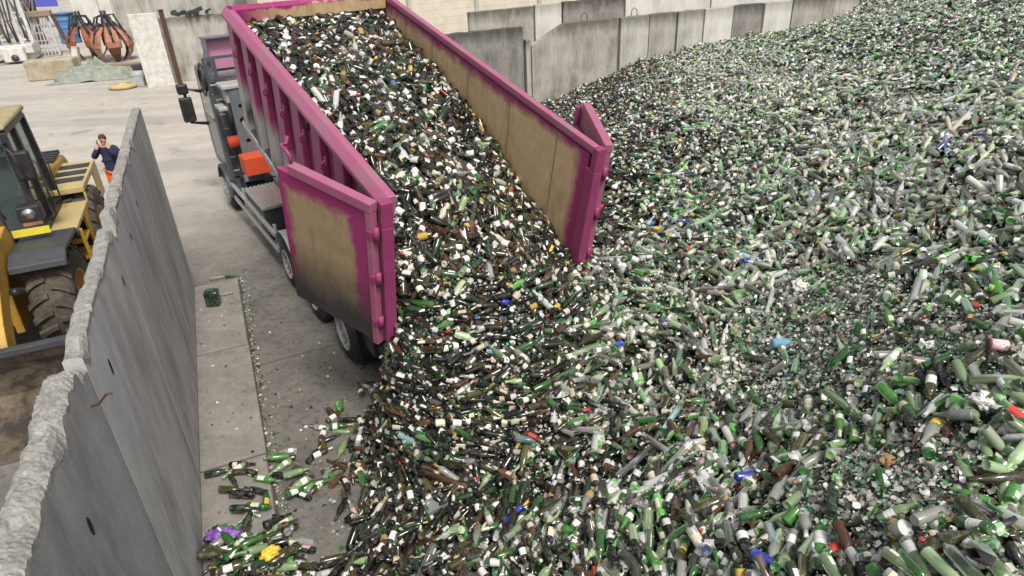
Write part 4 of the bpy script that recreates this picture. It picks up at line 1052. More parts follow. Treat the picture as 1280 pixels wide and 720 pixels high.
# ------------------------------------------------------------------ truck load: height over the container floor
lc = []
for s, q, z in [(0, .0, .72), (0, .35, .78), (0, .7, .48), (0, 1.0, .14), (.2, .0, 1.3), (.2, .5, 1.25), (.2, .8, .85), (.2, 1.0, .5), (.45, 0, 1.62), (.45, .5, 1.6), (.45, .8, 1.3), (.45, 1, 1.0),
                (.75, 0, 1.72), (.75, .5, 1.72), (.75, .8, 1.6), (.75, 1, 1.4), (1, 0, 1.66), (1, .5, 1.7), (1, 1, 1.6), (-.12, .2, .5), (-.12, .6, .2)]: lc.append((q*CW, s*CL, z))
lc = np.array(lc)
_d = np.linalg.norm(lc[:, None, :2]-lc[None, :, :2], axis=-1)
_A = np.block([[_d - .05*np.eye(len(lc)), np.ones((len(lc), 1))], [np.ones((1, len(lc))), np.zeros((1, 1))]])
_lw = np.linalg.solve(_A, np.r_[lc[:, 2], 0])
def lh(x, y):
    d = np.hypot(x[:, None]-lc[None, :, 0], y[:, None]-lc[None, :, 1]); return d @ _lw[:-1] + _lw[-1] + .05*fnoise(x, y, 3.) + .03*fnoise(x, y, 8, 5)

# ------------------------------------------------------------------ bottle kinds.  profile: (axial, radius), label from a..b, cap from c
KINDS = {
 'wine':      dict(p=[(0, .034), (.008, .038), (.2, .038), (.228, .026), (.24, .0145), (.29, .0135), (.302, .0145)], lab=(.05, .14), cap=.245),
 'burgundy':  dict(p=[(0, .038), (.008, .042), (.15, .042), (.19, .03), (.235, .015), (.285, .014), (.298, .015)], lab=(.03, .1), cap=.235),
 'champagne': dict(p=[(0, .04), (.01, .044), (.15, .044), (.21, .028), (.255, .017), (.305, .015), (.318, .017)], lab=(.05, .11), cap=.24),
 'beer':      dict(p=[(0, .028), (.006, .031), (.135, .031), (.165, .022), (.185, .0135), (.225, .013), (.232, .014)], lab=(.045, .105), cap=.222),
 'spirit':    dict(p=[(0, .04), (.008, .043), (.19, .043), (.215, .032), (.225, .016), (.265, .015), (.275, .017)], lab=(.05, .15), cap=.24),
 'jar':       dict(p=[(0, .038), (.006, .042), (.09, .042), (.105, .037), (.112, .036), (.122, .038), (.132, .038)], lab=(.025, .075), cap=.112),
 'broken':    dict(p=[(0, .034), (.008, .038), (.1, .038), (.11, .0375), (.118, .037), (.126, .036)], lab=(.03, .085), cap=.5),
}
KN = list(KINDS)
def rad_at(p, x):
    for (a, r), (b, s) in zip(p, p[1:]):
        if a <= x <= b: return r+(s-r)*(x-a)/(b-a)
    return p[-1][1]
def low_template(kind, seg, lod):
    p = KINDS[kind]['p']; la, lb = KINDS[kind]['lab']; cp_ = KINDS[kind]['cap']
    if lod == 0: xs = [p[0][0], p[1][0], la, lb, p[2][0], p[3][0], p[4][0], cp_, p[-1][0]]
    elif lod == 1: xs = [p[0][0], la, lb, p[2][0], p[4][0], p[-1][0]]
    else: xs = [p[0][0], la, lb, p[4][0], p[-1][0]]
    xs = sorted(set(xs)); v = []; f = []; part = []
    for x in xs:
        r = rad_at(p, x) if x > 0 else p[1][1]*.95
        for k in range(seg): t = 2*math.pi*k/seg; v.append((x, r*math.cos(t), r*math.sin(t)))
    for i in range(len(xs)-1):
        mid_ = (xs[i]+xs[i+1])/2
        for k in range(seg):
            f.append((i*seg+k, (i+1)*seg+k, (i+1)*seg+(k+1) % seg, i*seg+(k+1) % seg))
            part.append(1 if (la <= mid_ <= lb and k < int(seg*.7)) else (2 if mid_ > cp_ or (lod and i == len(xs)-2) else 0))
    nq = len(f)
    c0 = len(v); v.append((.012 if lod == 0 else 0, 0, 0)); c1 = len(v); v.append((xs[-1], 0, 0))
    tr = [(k, (k+1) % seg, c0) for k in range(seg)] + [((len(xs)-1)*seg+(k+1) % seg, (len(xs)-1)*seg+k, c1) for k in range(seg)]
    part += [0]*seg + [2]*seg
    v = np.array(v)
    if kind == 'broken':      # open, jagged top: the end disc lies deep inside
        v[c1, 0] = .03; top_ = slice((len(xs)-1)*seg, len(xs)*seg); v[top_, 0] += np.array([0, .03, -.02, .012, .04, -.015, .02, -.03])[np.arange(seg) % 8]
    v[:, 0] -= xs[-1]/2
    return v, np.array(f), np.array(tr), np.array(part)
def mesh_from_instances(name, groups, mat, extra=None):
    """groups: list of (template, R(N,3,3), T(N,3), colours(N,3parts,4)) -> one big mesh with a face colour attribute"""
    V, LV, LS, FC, SM = [], [], [], [], []; base = 0
    for (tv, tq, tt, part), Rm, Tm, Cm in groups:
        n = len(Tm)
        if n == 0: continue
        P = np.einsum('nij,vj->nvi', Rm, tv) + Tm[:, None, :]
        V.append(P.reshape(-1, 3)); off = base + np.arange(n)*len(tv)
        q = (tq[None] + off[:, None, None]).reshape(n, -1); t = (tt[None] + off[:, None, None]).reshape(n, -1) if len(tt) else np.zeros((n, 0), int)
        LV.append(np.concatenate([q, t], 1).ravel())
        LS.append(np.tile(np.r_[np.full(len(tq), 4), np.full(len(tt), 3)], n))
        FC.append(Cm[:, part].reshape(-1, 4)); SM.append(np.tile(np.r_[np.ones(len(tq), bool), np.zeros(len(tt), bool)], n))
        base += n*len(tv)
    if extra is not None:
        ev, ef, ec = extra; V.append(ev); LV.append((ef+base).ravel()); LS.append(np.full(len(ef), ef.shape[1])); FC.append(ec); SM.append(np.ones(len(ef), bool))
    V = np.concatenate(V); LV = np.concatenate(LV); LS = np.concatenate(LS); FC = np.concatenate(FC); SM = np.concatenate(SM)
    me = bpy.data.meshes.new(name); me.vertices.add(len(V)); me.vertices.foreach_set('co', V.astype(np.float32).ravel())
    me.loops.add(len(LV)); me.loops.foreach_set('vertex_index', LV.astype(np.int32))
    me.polygons.add(len(LS)); me.polygons.foreach_set('loop_start', np.r_[0, np.cumsum(LS)[:-1]].astype(np.int32)); me.polygons.foreach_set('loop_total', LS.astype(np.int32))
    me.polygons.foreach_set('use_smooth', SM)
    a = me.attributes.new('tint', 'FLOAT_COLOR', 'FACE'); a.data.foreach_set('color', FC.astype(np.float32).ravel())
    me.materials.append(mat); me.update(calc_edges=True)
    o = bpy.data.objects.new(name, me); COL.objects.link(o); return o

# one material for the whole heap: the tint (and its alpha = roughness) belongs to each bottle
m, nt, b = new_mat('mixed_bottle_glass')
at_ = N(nt, 'ShaderNodeAttribute'); at_.attribute_name = 'tint'
d1 = noise(nt, 16, 3, .6); d2 = noise(nt, 60, 3, .6)
dust = math_(nt, 'MULTIPLY', ramp(nt, math_(nt, 'ADD', math_(nt, 'MULTIPLY', d1, .6), math_(nt, 'MULTIPLY', d2, .4)), [(.5, 0), (.7, 1)]), math_(nt, 'MULTIPLY', math_(nt, 'LESS_THAN', at_.outputs['Alpha'], .85), .2))
nt.links.new(mix(nt, dust, at_.outputs['Color'], (.4, .38, .32)), b.inputs['Base Color'])
nt.links.new(math_(nt, 'ADD', at_.outputs['Alpha'], math_(nt, 'MULTIPLY', dust, .5)), b.inputs['Roughness'])
b.inputs['Specular IOR Level'].default_value = .55
tmask = ramp(nt, at_.outputs['Alpha'], [(.25, .5), (.36, 0)])
lum = N(nt, 'ShaderNodeRGBToBW'); nt.links.new(at_.outputs['Color'], lum.inputs[0]); tmask = math_(nt, 'MULTIPLY', tmask, ramp(nt, lum.outputs[0], [(.03, 0), (.15, 1)]))
nt.links.new(math_(nt, 'MULTIPLY', tmask, math_(nt, 'SUBTRACT', 1.0, math_(nt, 'MULTIPLY', dust, 2.0))), b.inputs['Transmission Weight'])
M['mixglass'] = m

# tints: (r,g,b, roughness)
GL = {'dark green': (.008, .024, .009), 'green': (.03, .13, .022), 'bright green': (.08, .29, .045), 'pale green': (.33, .47, .23), 'olive': (.04, .04, .01), 'black': (.004, .004, .0035),
      'brown': (.045, .018, .007), 'clear': (.5, .51, .45), 'grey': (.2, .2, .185), 'blue': (.015, .03, .3), 'aqua': (.3, .5, .52)}
GN = list(GL); GC = np.array([GL[k] for k in GN])
LABC = {'white': (.76, .75, .71), 'cream': (.66, .6, .45), 'yellow': (.7, .5, .06), 'red': (.5, .035, .03), 'gold': (.45, .3, .08), 'black': (.02, .02, .02), 'pink': (.7, .4, .4), 'blue': (.08, .16, .5)}
LN_ = list(LABC); LC = np.array([LABC[k] for k in LN_])
# mix per region: stream (fresh, dark, whole bottles) and old heap (dusty, greener, paler)
W_fresh = np.array([.15, .03, .01, .015, .16, .44, .15, .035, .01, .002, .002])
W_old = np.array([.12, .17, .15, .19, .08, .08, .035, .19, .03, .003, .008])
LW_fresh = np.array([.64, .22, .02, .015, .04, .05, .01, .005])
def make_tints(n, fresh, dz=None):
    """fresh in 0..1 (array): colours for glass, label, cap; returns (n,3,4), glass index, label index (-1 none), cap index"""
    Wt = W_fresh[None]*fresh[:, None] + W_old[None]*(1-fresh[:, None]); Wt /= Wt.sum(1, keepdims=True)
    gi = (rng.random(n)[:, None] > np.cumsum(Wt, 1)).sum(1).clip(0, len(GN)-1)
    li = rng.choice(len(LN_), n, p=LW_fresh/LW_fresh.sum()); haslab = rng.random(n) < np.where(fresh > .5, .62, .55)
    ci = rng.choice(len(LN_), n, p=np.array([.25, .12, .025, .05, .17, .35, .015, .02])); hascap = rng.random(n) < np.where(fresh > .5, .4, .3)
    var = np.exp(rng.normal(0, .5, (n, 1)))
    g = np.clip(GC[gi]*var, 0, .8)
    dusty = (rng.random((n, 1))**2.2)*(1 if dz is None else (1+1.5*dz[:, None]))*(.42-.38*fresh[:, None]); g = g*(1-dusty) + np.array([.44, .42, .34])*dusty  # dust on the bottles; dz adds airborne haze to the same tint
    C = np.empty((n, 3, 4)); C[:, 0, :3] = g; C[:, 0, 3] = .07 + dusty[:, 0]*.6
    lab = LC[li]*rng.uniform(.55, 1.05, (n, 1)); C[:, 1, :3] = np.where(haslab[:, None], lab, g); C[:, 1, 3] = np.where(haslab, .7, C[:, 0, 3])
    cap = LC[ci]*rng.uniform(.5, 1, (n, 1)); C[:, 2, :3] = np.where(hascap[:, None], cap, g); C[:, 2, 3] = np.where(hascap, .4, C[:, 0, 3])
    return C, gi, np.where(haslab, li, -1), np.where(hascap, ci, -1)
def frames(nrm, heading, tilt, roll):
    """rotation matrices whose x axis lies along the surface at a heading (angle around the normal), tilted"""
    n = nrm/np.linalg.norm(nrm, axis=1, keepdims=True)
    e = np.stack([np.cos(heading), np.sin(heading), np.zeros_like(heading)], 1)
    e = e - n*(e*n).sum(1, keepdims=True); e /= np.linalg.norm(e, axis=1, keepdims=True)
    x = e*np.cos(tilt)[:, None] + n*np.sin(tilt)[:, None]
    y0 = np.cross(n, e); z0 = np.cross(x, y0)
    y = y0*np.cos(roll)[:, None] + z0*np.sin(roll)[:, None]; z = np.cross(x, y)
    return np.stack([x, y, z], 2)
def normals(x, y, fn, e=.15):
    gx = (fn(x+e, y)-fn(x-e, y))/(2*e); gy = (fn(x, y+e)-fn(x, y-e))/(2*e)
    return np.stack([-gx, -gy, np.ones_like(gx)], 1)
def fresh_at(x, y):
    """1 in the stream that has just slid off the truck, 0 on the old heap"""
    s = 1/(1+np.exp((wn(x, y) - (4.0 + .75*(wdp(x, y)-6) + .7*fnoise(x, y, 1.1, 3)))*1.6))
    return np.clip(s, 0, 1)
SHZ = [(*G(u, v, z)[:2], r) for u, v, z, r in ((1010, 420, 2.1, .85), (1100, 470, 2.5, .6), (1130, 590, 2.9, .45), (920, 480, 1.7, .5), (1060, 620, 2.4, .3))]
def broken_at(x, y):
    b_ = .12 + .5*fnoise(x, y, .9, 11) + .35*fnoise(x, y, 2.1, 2)
    for (cx_, cy_, rx) in SHZ: b_ = b_ + 1.1*np.exp(-((x-cx_)**2+(y-cy_)**2)/rx**2)
    return np.clip(b_, 0, 1)*(1-.75*fresh_at(x, y))

# --- sample bottle centres on the heap, uniformly over the plan, three layers
def sample(n, d0, d1):
    """points inside the (slightly widened) view wedge with camera depth between d0 and d1"""
    out = []
    while sum(len(o) for o in out) < n:
        k = n*5
        x = rng.uniform(-8, 30, k); y = rng.uniform(-1, 32, k)
        h = height(x, y); ok = allowed(x, y, h)
        pr_ = proj(np.stack([x, y, h], 1)); dep = pr_[:, 2]
        g1 = height(x+.12, y)-h; g2 = height(x, y+.12)-h; ok &= rng.random(k) < np.sqrt(1+(g1*g1+g2*g2)/.0144).clip(1, 3)/3
        ok &= (dep > d0) & (dep < d1) & (pr_[:, 0] > -90) & (pr_[:, 0] < 1280+140) & (pr_[:, 1] > -80) & (pr_[:, 1] < 720+140)
        out.append(np.stack([x[ok], y[ok], np.maximum(h[ok], 0)], 1))
    return np.concatenate(out)[:n]
def area(d0, d1):
    k = 60000; x = rng.uniform(-8, 30, k); y = rng.uniform(-1, 32, k); h = height(x, y); pr_ = proj(np.stack([x, y, h], 1)); dep = pr_[:, 2]
    ok = allowed(x, y, h) & (dep > d0) & (dep < d1) & (pr_[:, 0] > -90) & (pr_[:, 0] < 1420) & (pr_[:, 1] > -80) & (pr_[:, 1] < 860)
    g1 = height(x+.12, y)-h; g2 = height(x, y+.12)-h; fac = np.sqrt(1+(g1*g1+g2*g2)/.0144).clip(1, 3)
    return (ok*fac).mean()*38*33
heap = []          # per band dicts
KP = np.array([.42, .2, .11, .19, .06, .02, 0.])
KPO = np.array([.36, .17, .09, .15, .04, .03, .16])
def bottles_on(P, fn, fresh, layers, tiltsd=.28):
    n = len(P); nr = normals(P[:, 0], P[:, 1], fn)
    hd = rng.uniform(0, 2*math.pi, n)
    # bottles settle roughly across the fall line
    al_ = np.arctan2(nr[:, 1], nr[:, 0]) + math.pi/2 + rng.normal(0, .45, n) + math.pi*(rng.random(n) < .5)
    hd = np.where(rng.random(n) < .65, al_, hd)
    Rm = frames(nr, hd, rng.normal(0, tiltsd, n), rng.uniform(0, 6.28, n))
    sc = rng.uniform(.8, 1.06, n)*(1+.1*fresh)
    T_ = np.column_stack([P[:, 0], P[:, 1], P[:, 2] + layers])
    return Rm*sc[:, None, None], T_
bands = [(1.5, 6.5, 0, 8, 120), (6.5, 11.5, 0, 7, 115), (11.5, 36, 2, 6, 80)]
tot = []
for d0, d1, lod, seg, dens in bands:
    n = int(area(d0, d1)*dens); P = sample(n, d0, d1)
    br = broken_at(P[:, 0], P[:, 1]); P = P[rng.random(n) > .85*br]; n = len(P)
    fr = fresh_at(P[:, 0], P[:, 1]); ly = rng.uniform(-.04, .065, n); ly = np.where(P[:, 2] < .02, rng.uniform(.035, .06, n), ly)
    Rm, T_ = bottles_on(P, height, fr, ly)
    gd = G(850, 440, 1.3); dz = 1.3*np.exp(-((P[:, 0]-gd[0])**2+(P[:, 1]-gd[1])**2)/1.6) + np.clip(fnoise(P[:, 0], P[:, 1], .55, 5)*1.2, -.6, 1.2)  # airborne haze at the landing spot put into the tint as extra dust
    C, gi, li, ci = make_tints(n, fr, dz); ki = np.where(rng.random(n) < fr, rng.choice(len(KN), n, p=KP), rng.choice(len(KN), n, p=KPO)); ci = np.where(ki == KN.index('broken'), -1, ci)
    tot.append(dict(d=(d0, d1), lod=lod, seg=seg, R=Rm, T=T_, C=C, gi=gi, li=li, ci=ci, ki=ki, fr=fr, ly=ly))
# bottles of the spill fringe lying singly on the bay floor and on the wall foot
F = []
def fringe(n, uv, sd, z=0.0):
    for _ in range(n):
        g = G(uv[0]+rng.normal(0, sd[0]), uv[1]+rng.normal(0, sd[1]))
        if wn(g[0], g[1]) < WN+.12: continue
        F.append((g[0], g[1], .056 if wn(g[0], g[1]) < -.52 else 0.0))
fringe(16, (300, 690), (26, 12)); fringe(14, (275, 705), (16, 8)); fringe(9, (312, 632), (14, 16)); fringe(7, (300, 600), (12, 10)); fringe(9, (352, 660), (7, 22)); fringe(6, (350, 585), (8, 14))
fringe(9, (385, 612), (14, 10)); fringe(8, (368, 690), (12, 12)); fringe(12, (405, 580), (14, 22)); fringe(8, (420, 530), (16, 16)); fringe(6, (470, 490), (18, 8)); fringe(8, (350, 712), (40, 6)); fringe(14, (300, 700), (28, 12)); fringe(6, (272, 690), (10, 12))
F = np.array(F); nF = len(F)
# ------------------------------------------------------------------ which bottles show largest: those become things of their own
near = tot[0]; nn = len(near['T'])
tmpl0 = {k: low_template(k, 8, 0) for k in KN}
def end_px(T_, Rm, kis):
    ln = np.array([KINDS[KN[k]]['p'][-1][0] for k in kis])
    a = T_ - Rm[:, :, 0]*ln[:, None]/2; b_ = T_ + Rm[:, :, 0]*ln[:, None]/2
    return proj(a), proj(b_)
pa, pb = end_px(near['T'], near['R'], near['ki']); pc = proj(near['T'])
inside = lambda p: (p[:, 0] > 2) & (p[:, 0] < 1278) & (p[:, 1] > 2) & (p[:, 1] < 718)
size = np.hypot(pa[:, 0]-pb[:, 0], pa[:, 1]-pb[:, 1]) * (FPX*.07/pc[:, 2])
cand = np.where(inside(pa) & inside(pb) & (near['ly'] > -.03))[0]
cand = cand[np.argsort(-size[cand])][:1500]
# visibility against all near bottles
vv, ff = [], []; owner = []; base = 0
sel = np.where(pc[:, 2] < 7.2)[0]
for i in sel:
    tv, tq, tt, _ = tmpl0[KN[near['ki'][i]]]
    vv.append(tv @ near['R'][i].T + near['T'][i]); ff += (tq+base).tolist(); owner += [i]*len(tq); base += len(tv)
bvh = BVHTree.FromPolygons(np.concatenate(vv).tolist(), ff)
chosen = []
for i in cand:
    ln = KINDS[KN[near['ki'][i]]]['p'][-1][0]; hit = 0
    for s in (-.4, -.2, 0, .2, .4):
        P_ = near['T'][i] + near['R'][i][:, 0]*ln*s; d = Vector(P_ - cO); L_ = d.length; d.normalize()
        r = bvh.ray_cast(Vector(cO), d, L_+1)
        if r[2] is not None and owner[r[2]] == i: hit += 1
    if hit >= 4: chosen.append(i)
    if len(chosen) >= 300 - nF: break
chosen = np.array(chosen); keep = np.ones(nn, bool); keep[chosen] = False

# ------------------------------------------------------------------ the big heap
gr = []
for t in tot:
    kp = keep if t is near else np.ones(len(t['T']), bool)
    for k, kn in enumerate(KN):
        s = kp & (t['ki'] == k)
        gr.append((low_template(kn, t['seg'], t['lod']), t['R'][s], t['T'][s], t['C'][s]))
hp = mesh_from_instances('bottle_heap', gr, M['mixglass'])
tag(hp, 'huge sloping heap of mixed glass bottles filling the bay', 'bottles', kind='stuff')
print('heap bottles', sum(len(g[2]) for g in gr), 'individual', len(chosen), nF)

# shards and the ground of broken glass under the bottles
SH = np.array([[.34, .33, .26], [.6, .58, .5], [.7, .67, .58], [.02, .13, .04], [.05, .25, .08], [.2, .34, .23], [.03, .04, .02], [.05, .02, .01], [.01, .012, .01], [.4, .36, .28], [.12, .12, .11]])
SP = np.array([.12, .22, .2, .06, .05, .11, .07, .04, .05, .09, .03]); SP = SP/SP.sum()
def shard_tmpl(seed):
    r = np.random.default_rng(seed); a = r.uniform(.5, 1, 6)
    v = np.array([(-.5*a[0], -.35*a[1], 0), (0, -.45*a[2], .16), (.5*a[3], -.3*a[4], 0), (.45*a[1], .35*a[5], .02), (.05, .4*a[0], .17), (-.45*a[4], .3*a[2], .0)])
    return v, np.array([(0, 1, 4, 5), (1, 2, 3, 4)]), np.zeros((0, 3), int), np.array([0, 0])
gs = []
for d0, d1, dens, smin, smax in [(1.5, 6.5, 4200, .017, .075), (6.5, 11.5, 2200, .022, .085), (11.5, 36, 520, .04, .12)]:
    n = int(area(d0, d1)*dens); P = sample(n, d0, d1); br = broken_at(P[:, 0], P[:, 1]); P = P[rng.random(n) < .15+.85*br**1.3]; n = len(P)
    nr = normals(P[:, 0], P[:, 1], height); Rm = frames(nr, rng.uniform(0, 6.28, n), rng.normal(0, .45, n), rng.normal(0, .6, n) + math.pi*(rng.random(n) < .3))
    sz = smin + (smax-smin)*rng.random(n)**2
    C = np.empty((n, 1, 4)); C[:, 0, :3] = np.clip(SH[rng.choice(len(SH), n, p=SP)]*np.exp(rng.normal(0, .3, (n, 1))), 0, .8); C[:, 0, 3] = rng.uniform(.1, .5, n)
    ti = rng.integers(0, 4, n); zo = np.where(rng.random(n) < .6, rng.uniform(-.05, .01, n), rng.uniform(.0, .055, n))
    T_ = P.copy(); T_[:, 2] += zo
    for k in range(4): s = ti == k; gs.append((shard_tmpl(k+3), Rm[s]*sz[s][:, None, None], T_[s], C[s]))
st = .09
gx, gy = np.arange(-8, 30, st), np.arange(-2.5, 23, st); X, Y = np.meshgrid(gx, gy); H = height(X, Y)
okv = (H > -.02) & (wn(X, Y) > WN+.02) & (wdp(X, Y) < 21.68) & ~((td(X, Y) > 8.25) & (tn(X, Y) > 2.2) & (tn(X, Y) < 5.15) & (td(X, Y) < 14.5))
pr_ = proj(np.stack([X, Y, H], -1)); okv &= (pr_[..., 2] > .8) & (pr_[..., 0] > -250) & (pr_[..., 0] < 1530) & (pr_[..., 1] < 1000) & (pr_[..., 1] > -120)
idx = -np.ones(X.shape, int); idx[okv] = np.arange(okv.sum())
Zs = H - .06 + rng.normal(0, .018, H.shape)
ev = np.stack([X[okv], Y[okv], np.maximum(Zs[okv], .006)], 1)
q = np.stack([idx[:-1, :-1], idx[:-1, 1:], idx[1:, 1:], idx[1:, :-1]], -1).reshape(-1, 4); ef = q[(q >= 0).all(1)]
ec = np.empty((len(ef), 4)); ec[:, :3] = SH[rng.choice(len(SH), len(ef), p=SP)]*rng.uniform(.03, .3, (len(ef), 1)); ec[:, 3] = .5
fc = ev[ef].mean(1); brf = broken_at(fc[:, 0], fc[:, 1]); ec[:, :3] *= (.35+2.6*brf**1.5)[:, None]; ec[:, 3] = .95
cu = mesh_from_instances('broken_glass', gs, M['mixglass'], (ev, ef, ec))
tag(cu, 'layer of shattered green, grey and clear glass between the bottles', 'broken glass', kind='stuff')

# ------------------------------------------------------------------ the load sliding out of the container
n = 3000
lx = rng.uniform(.2, CW-.1, n); ly_ = rng.uniform(-.1, CL-.16, n); lz = lh(lx, ly_)
ok = lz > .12
lx, ly_, lz = lx[ok], ly_[ok], lz[ok]; n = len(lx)
P = np.stack([lx, ly_, lz], 1); nr = normals(lx, ly_, lh)
hd = np.where(rng.random(n) < .5, math.pi/2*np.sign(rng.random(n)-.5) + rng.normal(0, .5, n), rng.uniform(0, 6.28, n))
Rm = frames(nr, hd, rng.normal(0, .3, n), rng.uniform(0, 6.28, n)); sc = rng.uniform(1.0, 1.25, n)
T_ = P + np.array([0, 0, 1])*rng.uniform(-.06, .06, n)[:, None]
B = np.array([Nt, cA, cZ]).T
Rw = np.einsum('ij,njk->nik', B, Rm)*sc[:, None, None]; Tw = T_ @ B.T + cOr
C, gi, li, ci = make_tints(n, np.full(n, 1.0)); ki = rng.choice(len(KN), n, p=KP)
gl = []
for k, kn in enumerate(KN):
    s = ki == k; gl.append((low_template(kn, 8, 0), Rw[s], Tw[s], C[s]))
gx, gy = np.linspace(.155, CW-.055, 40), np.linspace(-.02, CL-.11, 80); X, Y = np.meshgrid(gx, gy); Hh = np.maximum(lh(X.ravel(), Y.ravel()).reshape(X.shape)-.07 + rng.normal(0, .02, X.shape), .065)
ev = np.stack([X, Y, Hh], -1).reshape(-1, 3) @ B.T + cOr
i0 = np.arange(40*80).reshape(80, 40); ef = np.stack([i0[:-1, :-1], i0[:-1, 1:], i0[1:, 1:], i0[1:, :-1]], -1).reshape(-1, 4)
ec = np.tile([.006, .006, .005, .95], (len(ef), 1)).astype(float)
# small clear and pale splinters among the load
nS = 2500
sx_ = rng.uniform(.2, CW-.1, nS); sy_ = rng.uniform(-.2, CL-.2, nS); szz = lh(sx_, sy_) + rng.uniform(-.04, .05, nS)
nr = normals(sx_, sy_, lh); Rm = frames(nr, rng.uniform(0, 6.28, nS), rng.normal(0, .5, nS), rng.uniform(0, 6.28, nS))*rng.uniform(.02, .07, nS)[:, None, None]
C = np.empty((nS, 1, 4)); C[:, 0, :3] = SH[rng.choice(len(SH), nS, p=SP)]*rng.uniform(.1, .8, (nS, 1)); C[:, 0, 3] = .3
s = szz > .1
gl.append((shard_tmpl(3), np.einsum('ij,njk->nik', B, Rm[s]), np.stack([sx_, sy_, szz], 1)[s] @ B.T + cOr, C[s]))
ld = mesh_from_instances('bottle_load', gl, M['mixglass'], (ev, ef, ec))
tag(ld, 'dark load of bottles sliding out of the pink container', 'bottles', kind='stuff')

# ------------------------------------------------------------------ the individual bottles
def glass_mat(gn):
    c = GL[gn]; m, nt, b = new_mat(gn.replace(' ', '_') + '_glass')
    d1 = noise(nt, 18, 4, .65); d2 = noise(nt, 70, 3, .6)
    k = math_(nt, 'MULTIPLY', ramp(nt, math_(nt, 'ADD', math_(nt, 'MULTIPLY', d1, .6), math_(nt, 'MULTIPLY', d2, .4)), [(.48, 0), (.7, 1)]), .35)
    nt.links.new(mix(nt, k, c, (.38, .37, .34)), b.inputs['Base Color'])
    nt.links.new(math_(nt, 'ADD', .08, math_(nt, 'MULTIPLY', k, .7)), b.inputs['Roughness']); b.inputs['Specular IOR Level'].default_value = .6
    if gn in ('clear', 'pale green', 'bright green', 'aqua', 'green'): 
        b.inputs['Transmission Weight'].default_value = {'clear': .55, 'aqua': .4, 'pale green': .45}.get(gn, .3)
    return m
GM = {g: glass_mat(g) for g in GN}
def label_mat(ln):
    m, nt, b = new_mat(ln + '_paper'); c = LABC[ln]
    tc = N(nt, 'ShaderNodeTexCoord'); sx = N(nt, 'ShaderNodeSeparateXYZ'); nt.links.new(tc.outputs['Object'], sx.inputs[0])
    bands_ = math_(nt, 'FRACT', math_(nt, 'MULTIPLY', sx.outputs['X'], 43))
    ink = math_(nt, 'MULTIPLY', ramp(nt, bands_, [(.0, 0), (.62, 0), (.66, 1), (.8, 1), (.84, 0)]), ramp(nt, noise(nt, 90, 2, .5), [(.45, 0), (.55, 1)]))
    d = ramp(nt, noise(nt, 25, 5, .65), [(.45, 0), (.75, .5)])
    col = mix(nt, math_(nt, 'MULTIPLY', ink, .55), c, (.12, .1, .09)); col = mix(nt, d, col, (.3, .27, .22))
    nt.links.new(col, b.inputs['Base Color']); b.inputs['Roughness'].default_value = .75; return m
LM = {l: label_mat(l) for l in LN_}; CMt = {l: paint(l + '_cap', LABC[l], .4, .2 if l == 'gold' else 0, (.2, .18, .15), .4, 30, 0) for l in LN_}
_mc = {}
SEG = 22
def jag(me, kn):
    if kn != 'broken': return me
    r = random.Random(3); n = SEG; L_ = KINDS[kn]['p'][-1][0]; of = [r.uniform(-.025, .03) for _ in range(n)]
    for i, v in enumerate(me.vertices):
        if v.co.x > L_/2-.02 and math.hypot(v.co.y, v.co.z) > .02: v.co.x += of[i % n]
    return me
def lathe_mesh(key, prof, mat, k0=0, k1=None, cap=True):
    if key in _mc: return _mc[key]
    b = MB()
    if k1 is None: b.lathe(prof, SEG, 'x')
    else:
        secs = [[(a, r*math.cos(2*math.pi*k/40), r*math.sin(2*math.pi*k/40)) for k in range(k0, k1+1)] for a, r in prof]
        b.loft(secs, False, True, False)
    me = bpy.data.meshes.new(key[0]); me.from_pydata(b.v, [], b.f); me.polygons.foreach_set('use_smooth', b.sm); me.materials.append(mat)
    bm = bmesh.new(); bm.from_mesh(me); bmesh.ops.recalc_face_normals(bm, faces=bm.faces); bm.to_mesh(me); bm.free()
    if key[0] == 'glass_bottle': jag(me, key[1])
    _mc[key] = me; return me
def full_profile(kn):
    p = KINDS[kn]['p']; L_ = p[-1][0]; off = L_/2
    out = [(.014, .0005), (.011, p[0][1]*.6), (.001, p[0][1]*.85)]          # punt
    out += [(a, r) for a, r in p[:3]]
    a, r = p[2]; c, s = p[3]; d, t = p[4]
    for u in (.25, .5, .75): out.append((a+(c-a)*u, r+(s-r)*u**1.7))
    out.append((c, s)); out.append((c+(d-c)*.5, s+(t-s)*.62)); out += p[4:]
    dp = .09 if kn == 'broken' else .03; out += [(p[-1][0]-.004, p[-1][1]*(.92 if kn == 'broken' else .7)), (p[-1][0]-dp, p[-1][1]*(.9 if kn == 'broken' else .62)), (p[-1][0]-dp, .0005)]
    return [(x-off, y) for x, y in out]
NAMEK = {'wine': 'wine bottle', 'burgundy': 'burgundy bottle', 'champagne': 'champagne bottle', 'beer': 'small beer bottle', 'spirit': 'spirits bottle', 'jar': 'glass jar', 'broken': 'broken bottle stump'}
OBJN = {'jar': 'glass_jar'}
specs = []
for i in chosen: specs.append((near['R'][i], near['T'][i], KN[near['ki'][i]], GN[near['gi'][i]], near['li'][i], near['ci'][i]))
C, gi, li, ci = make_tints(nF, np.full(nF, .45)); kiF = rng.choice(len(KN), nF, p=KP)
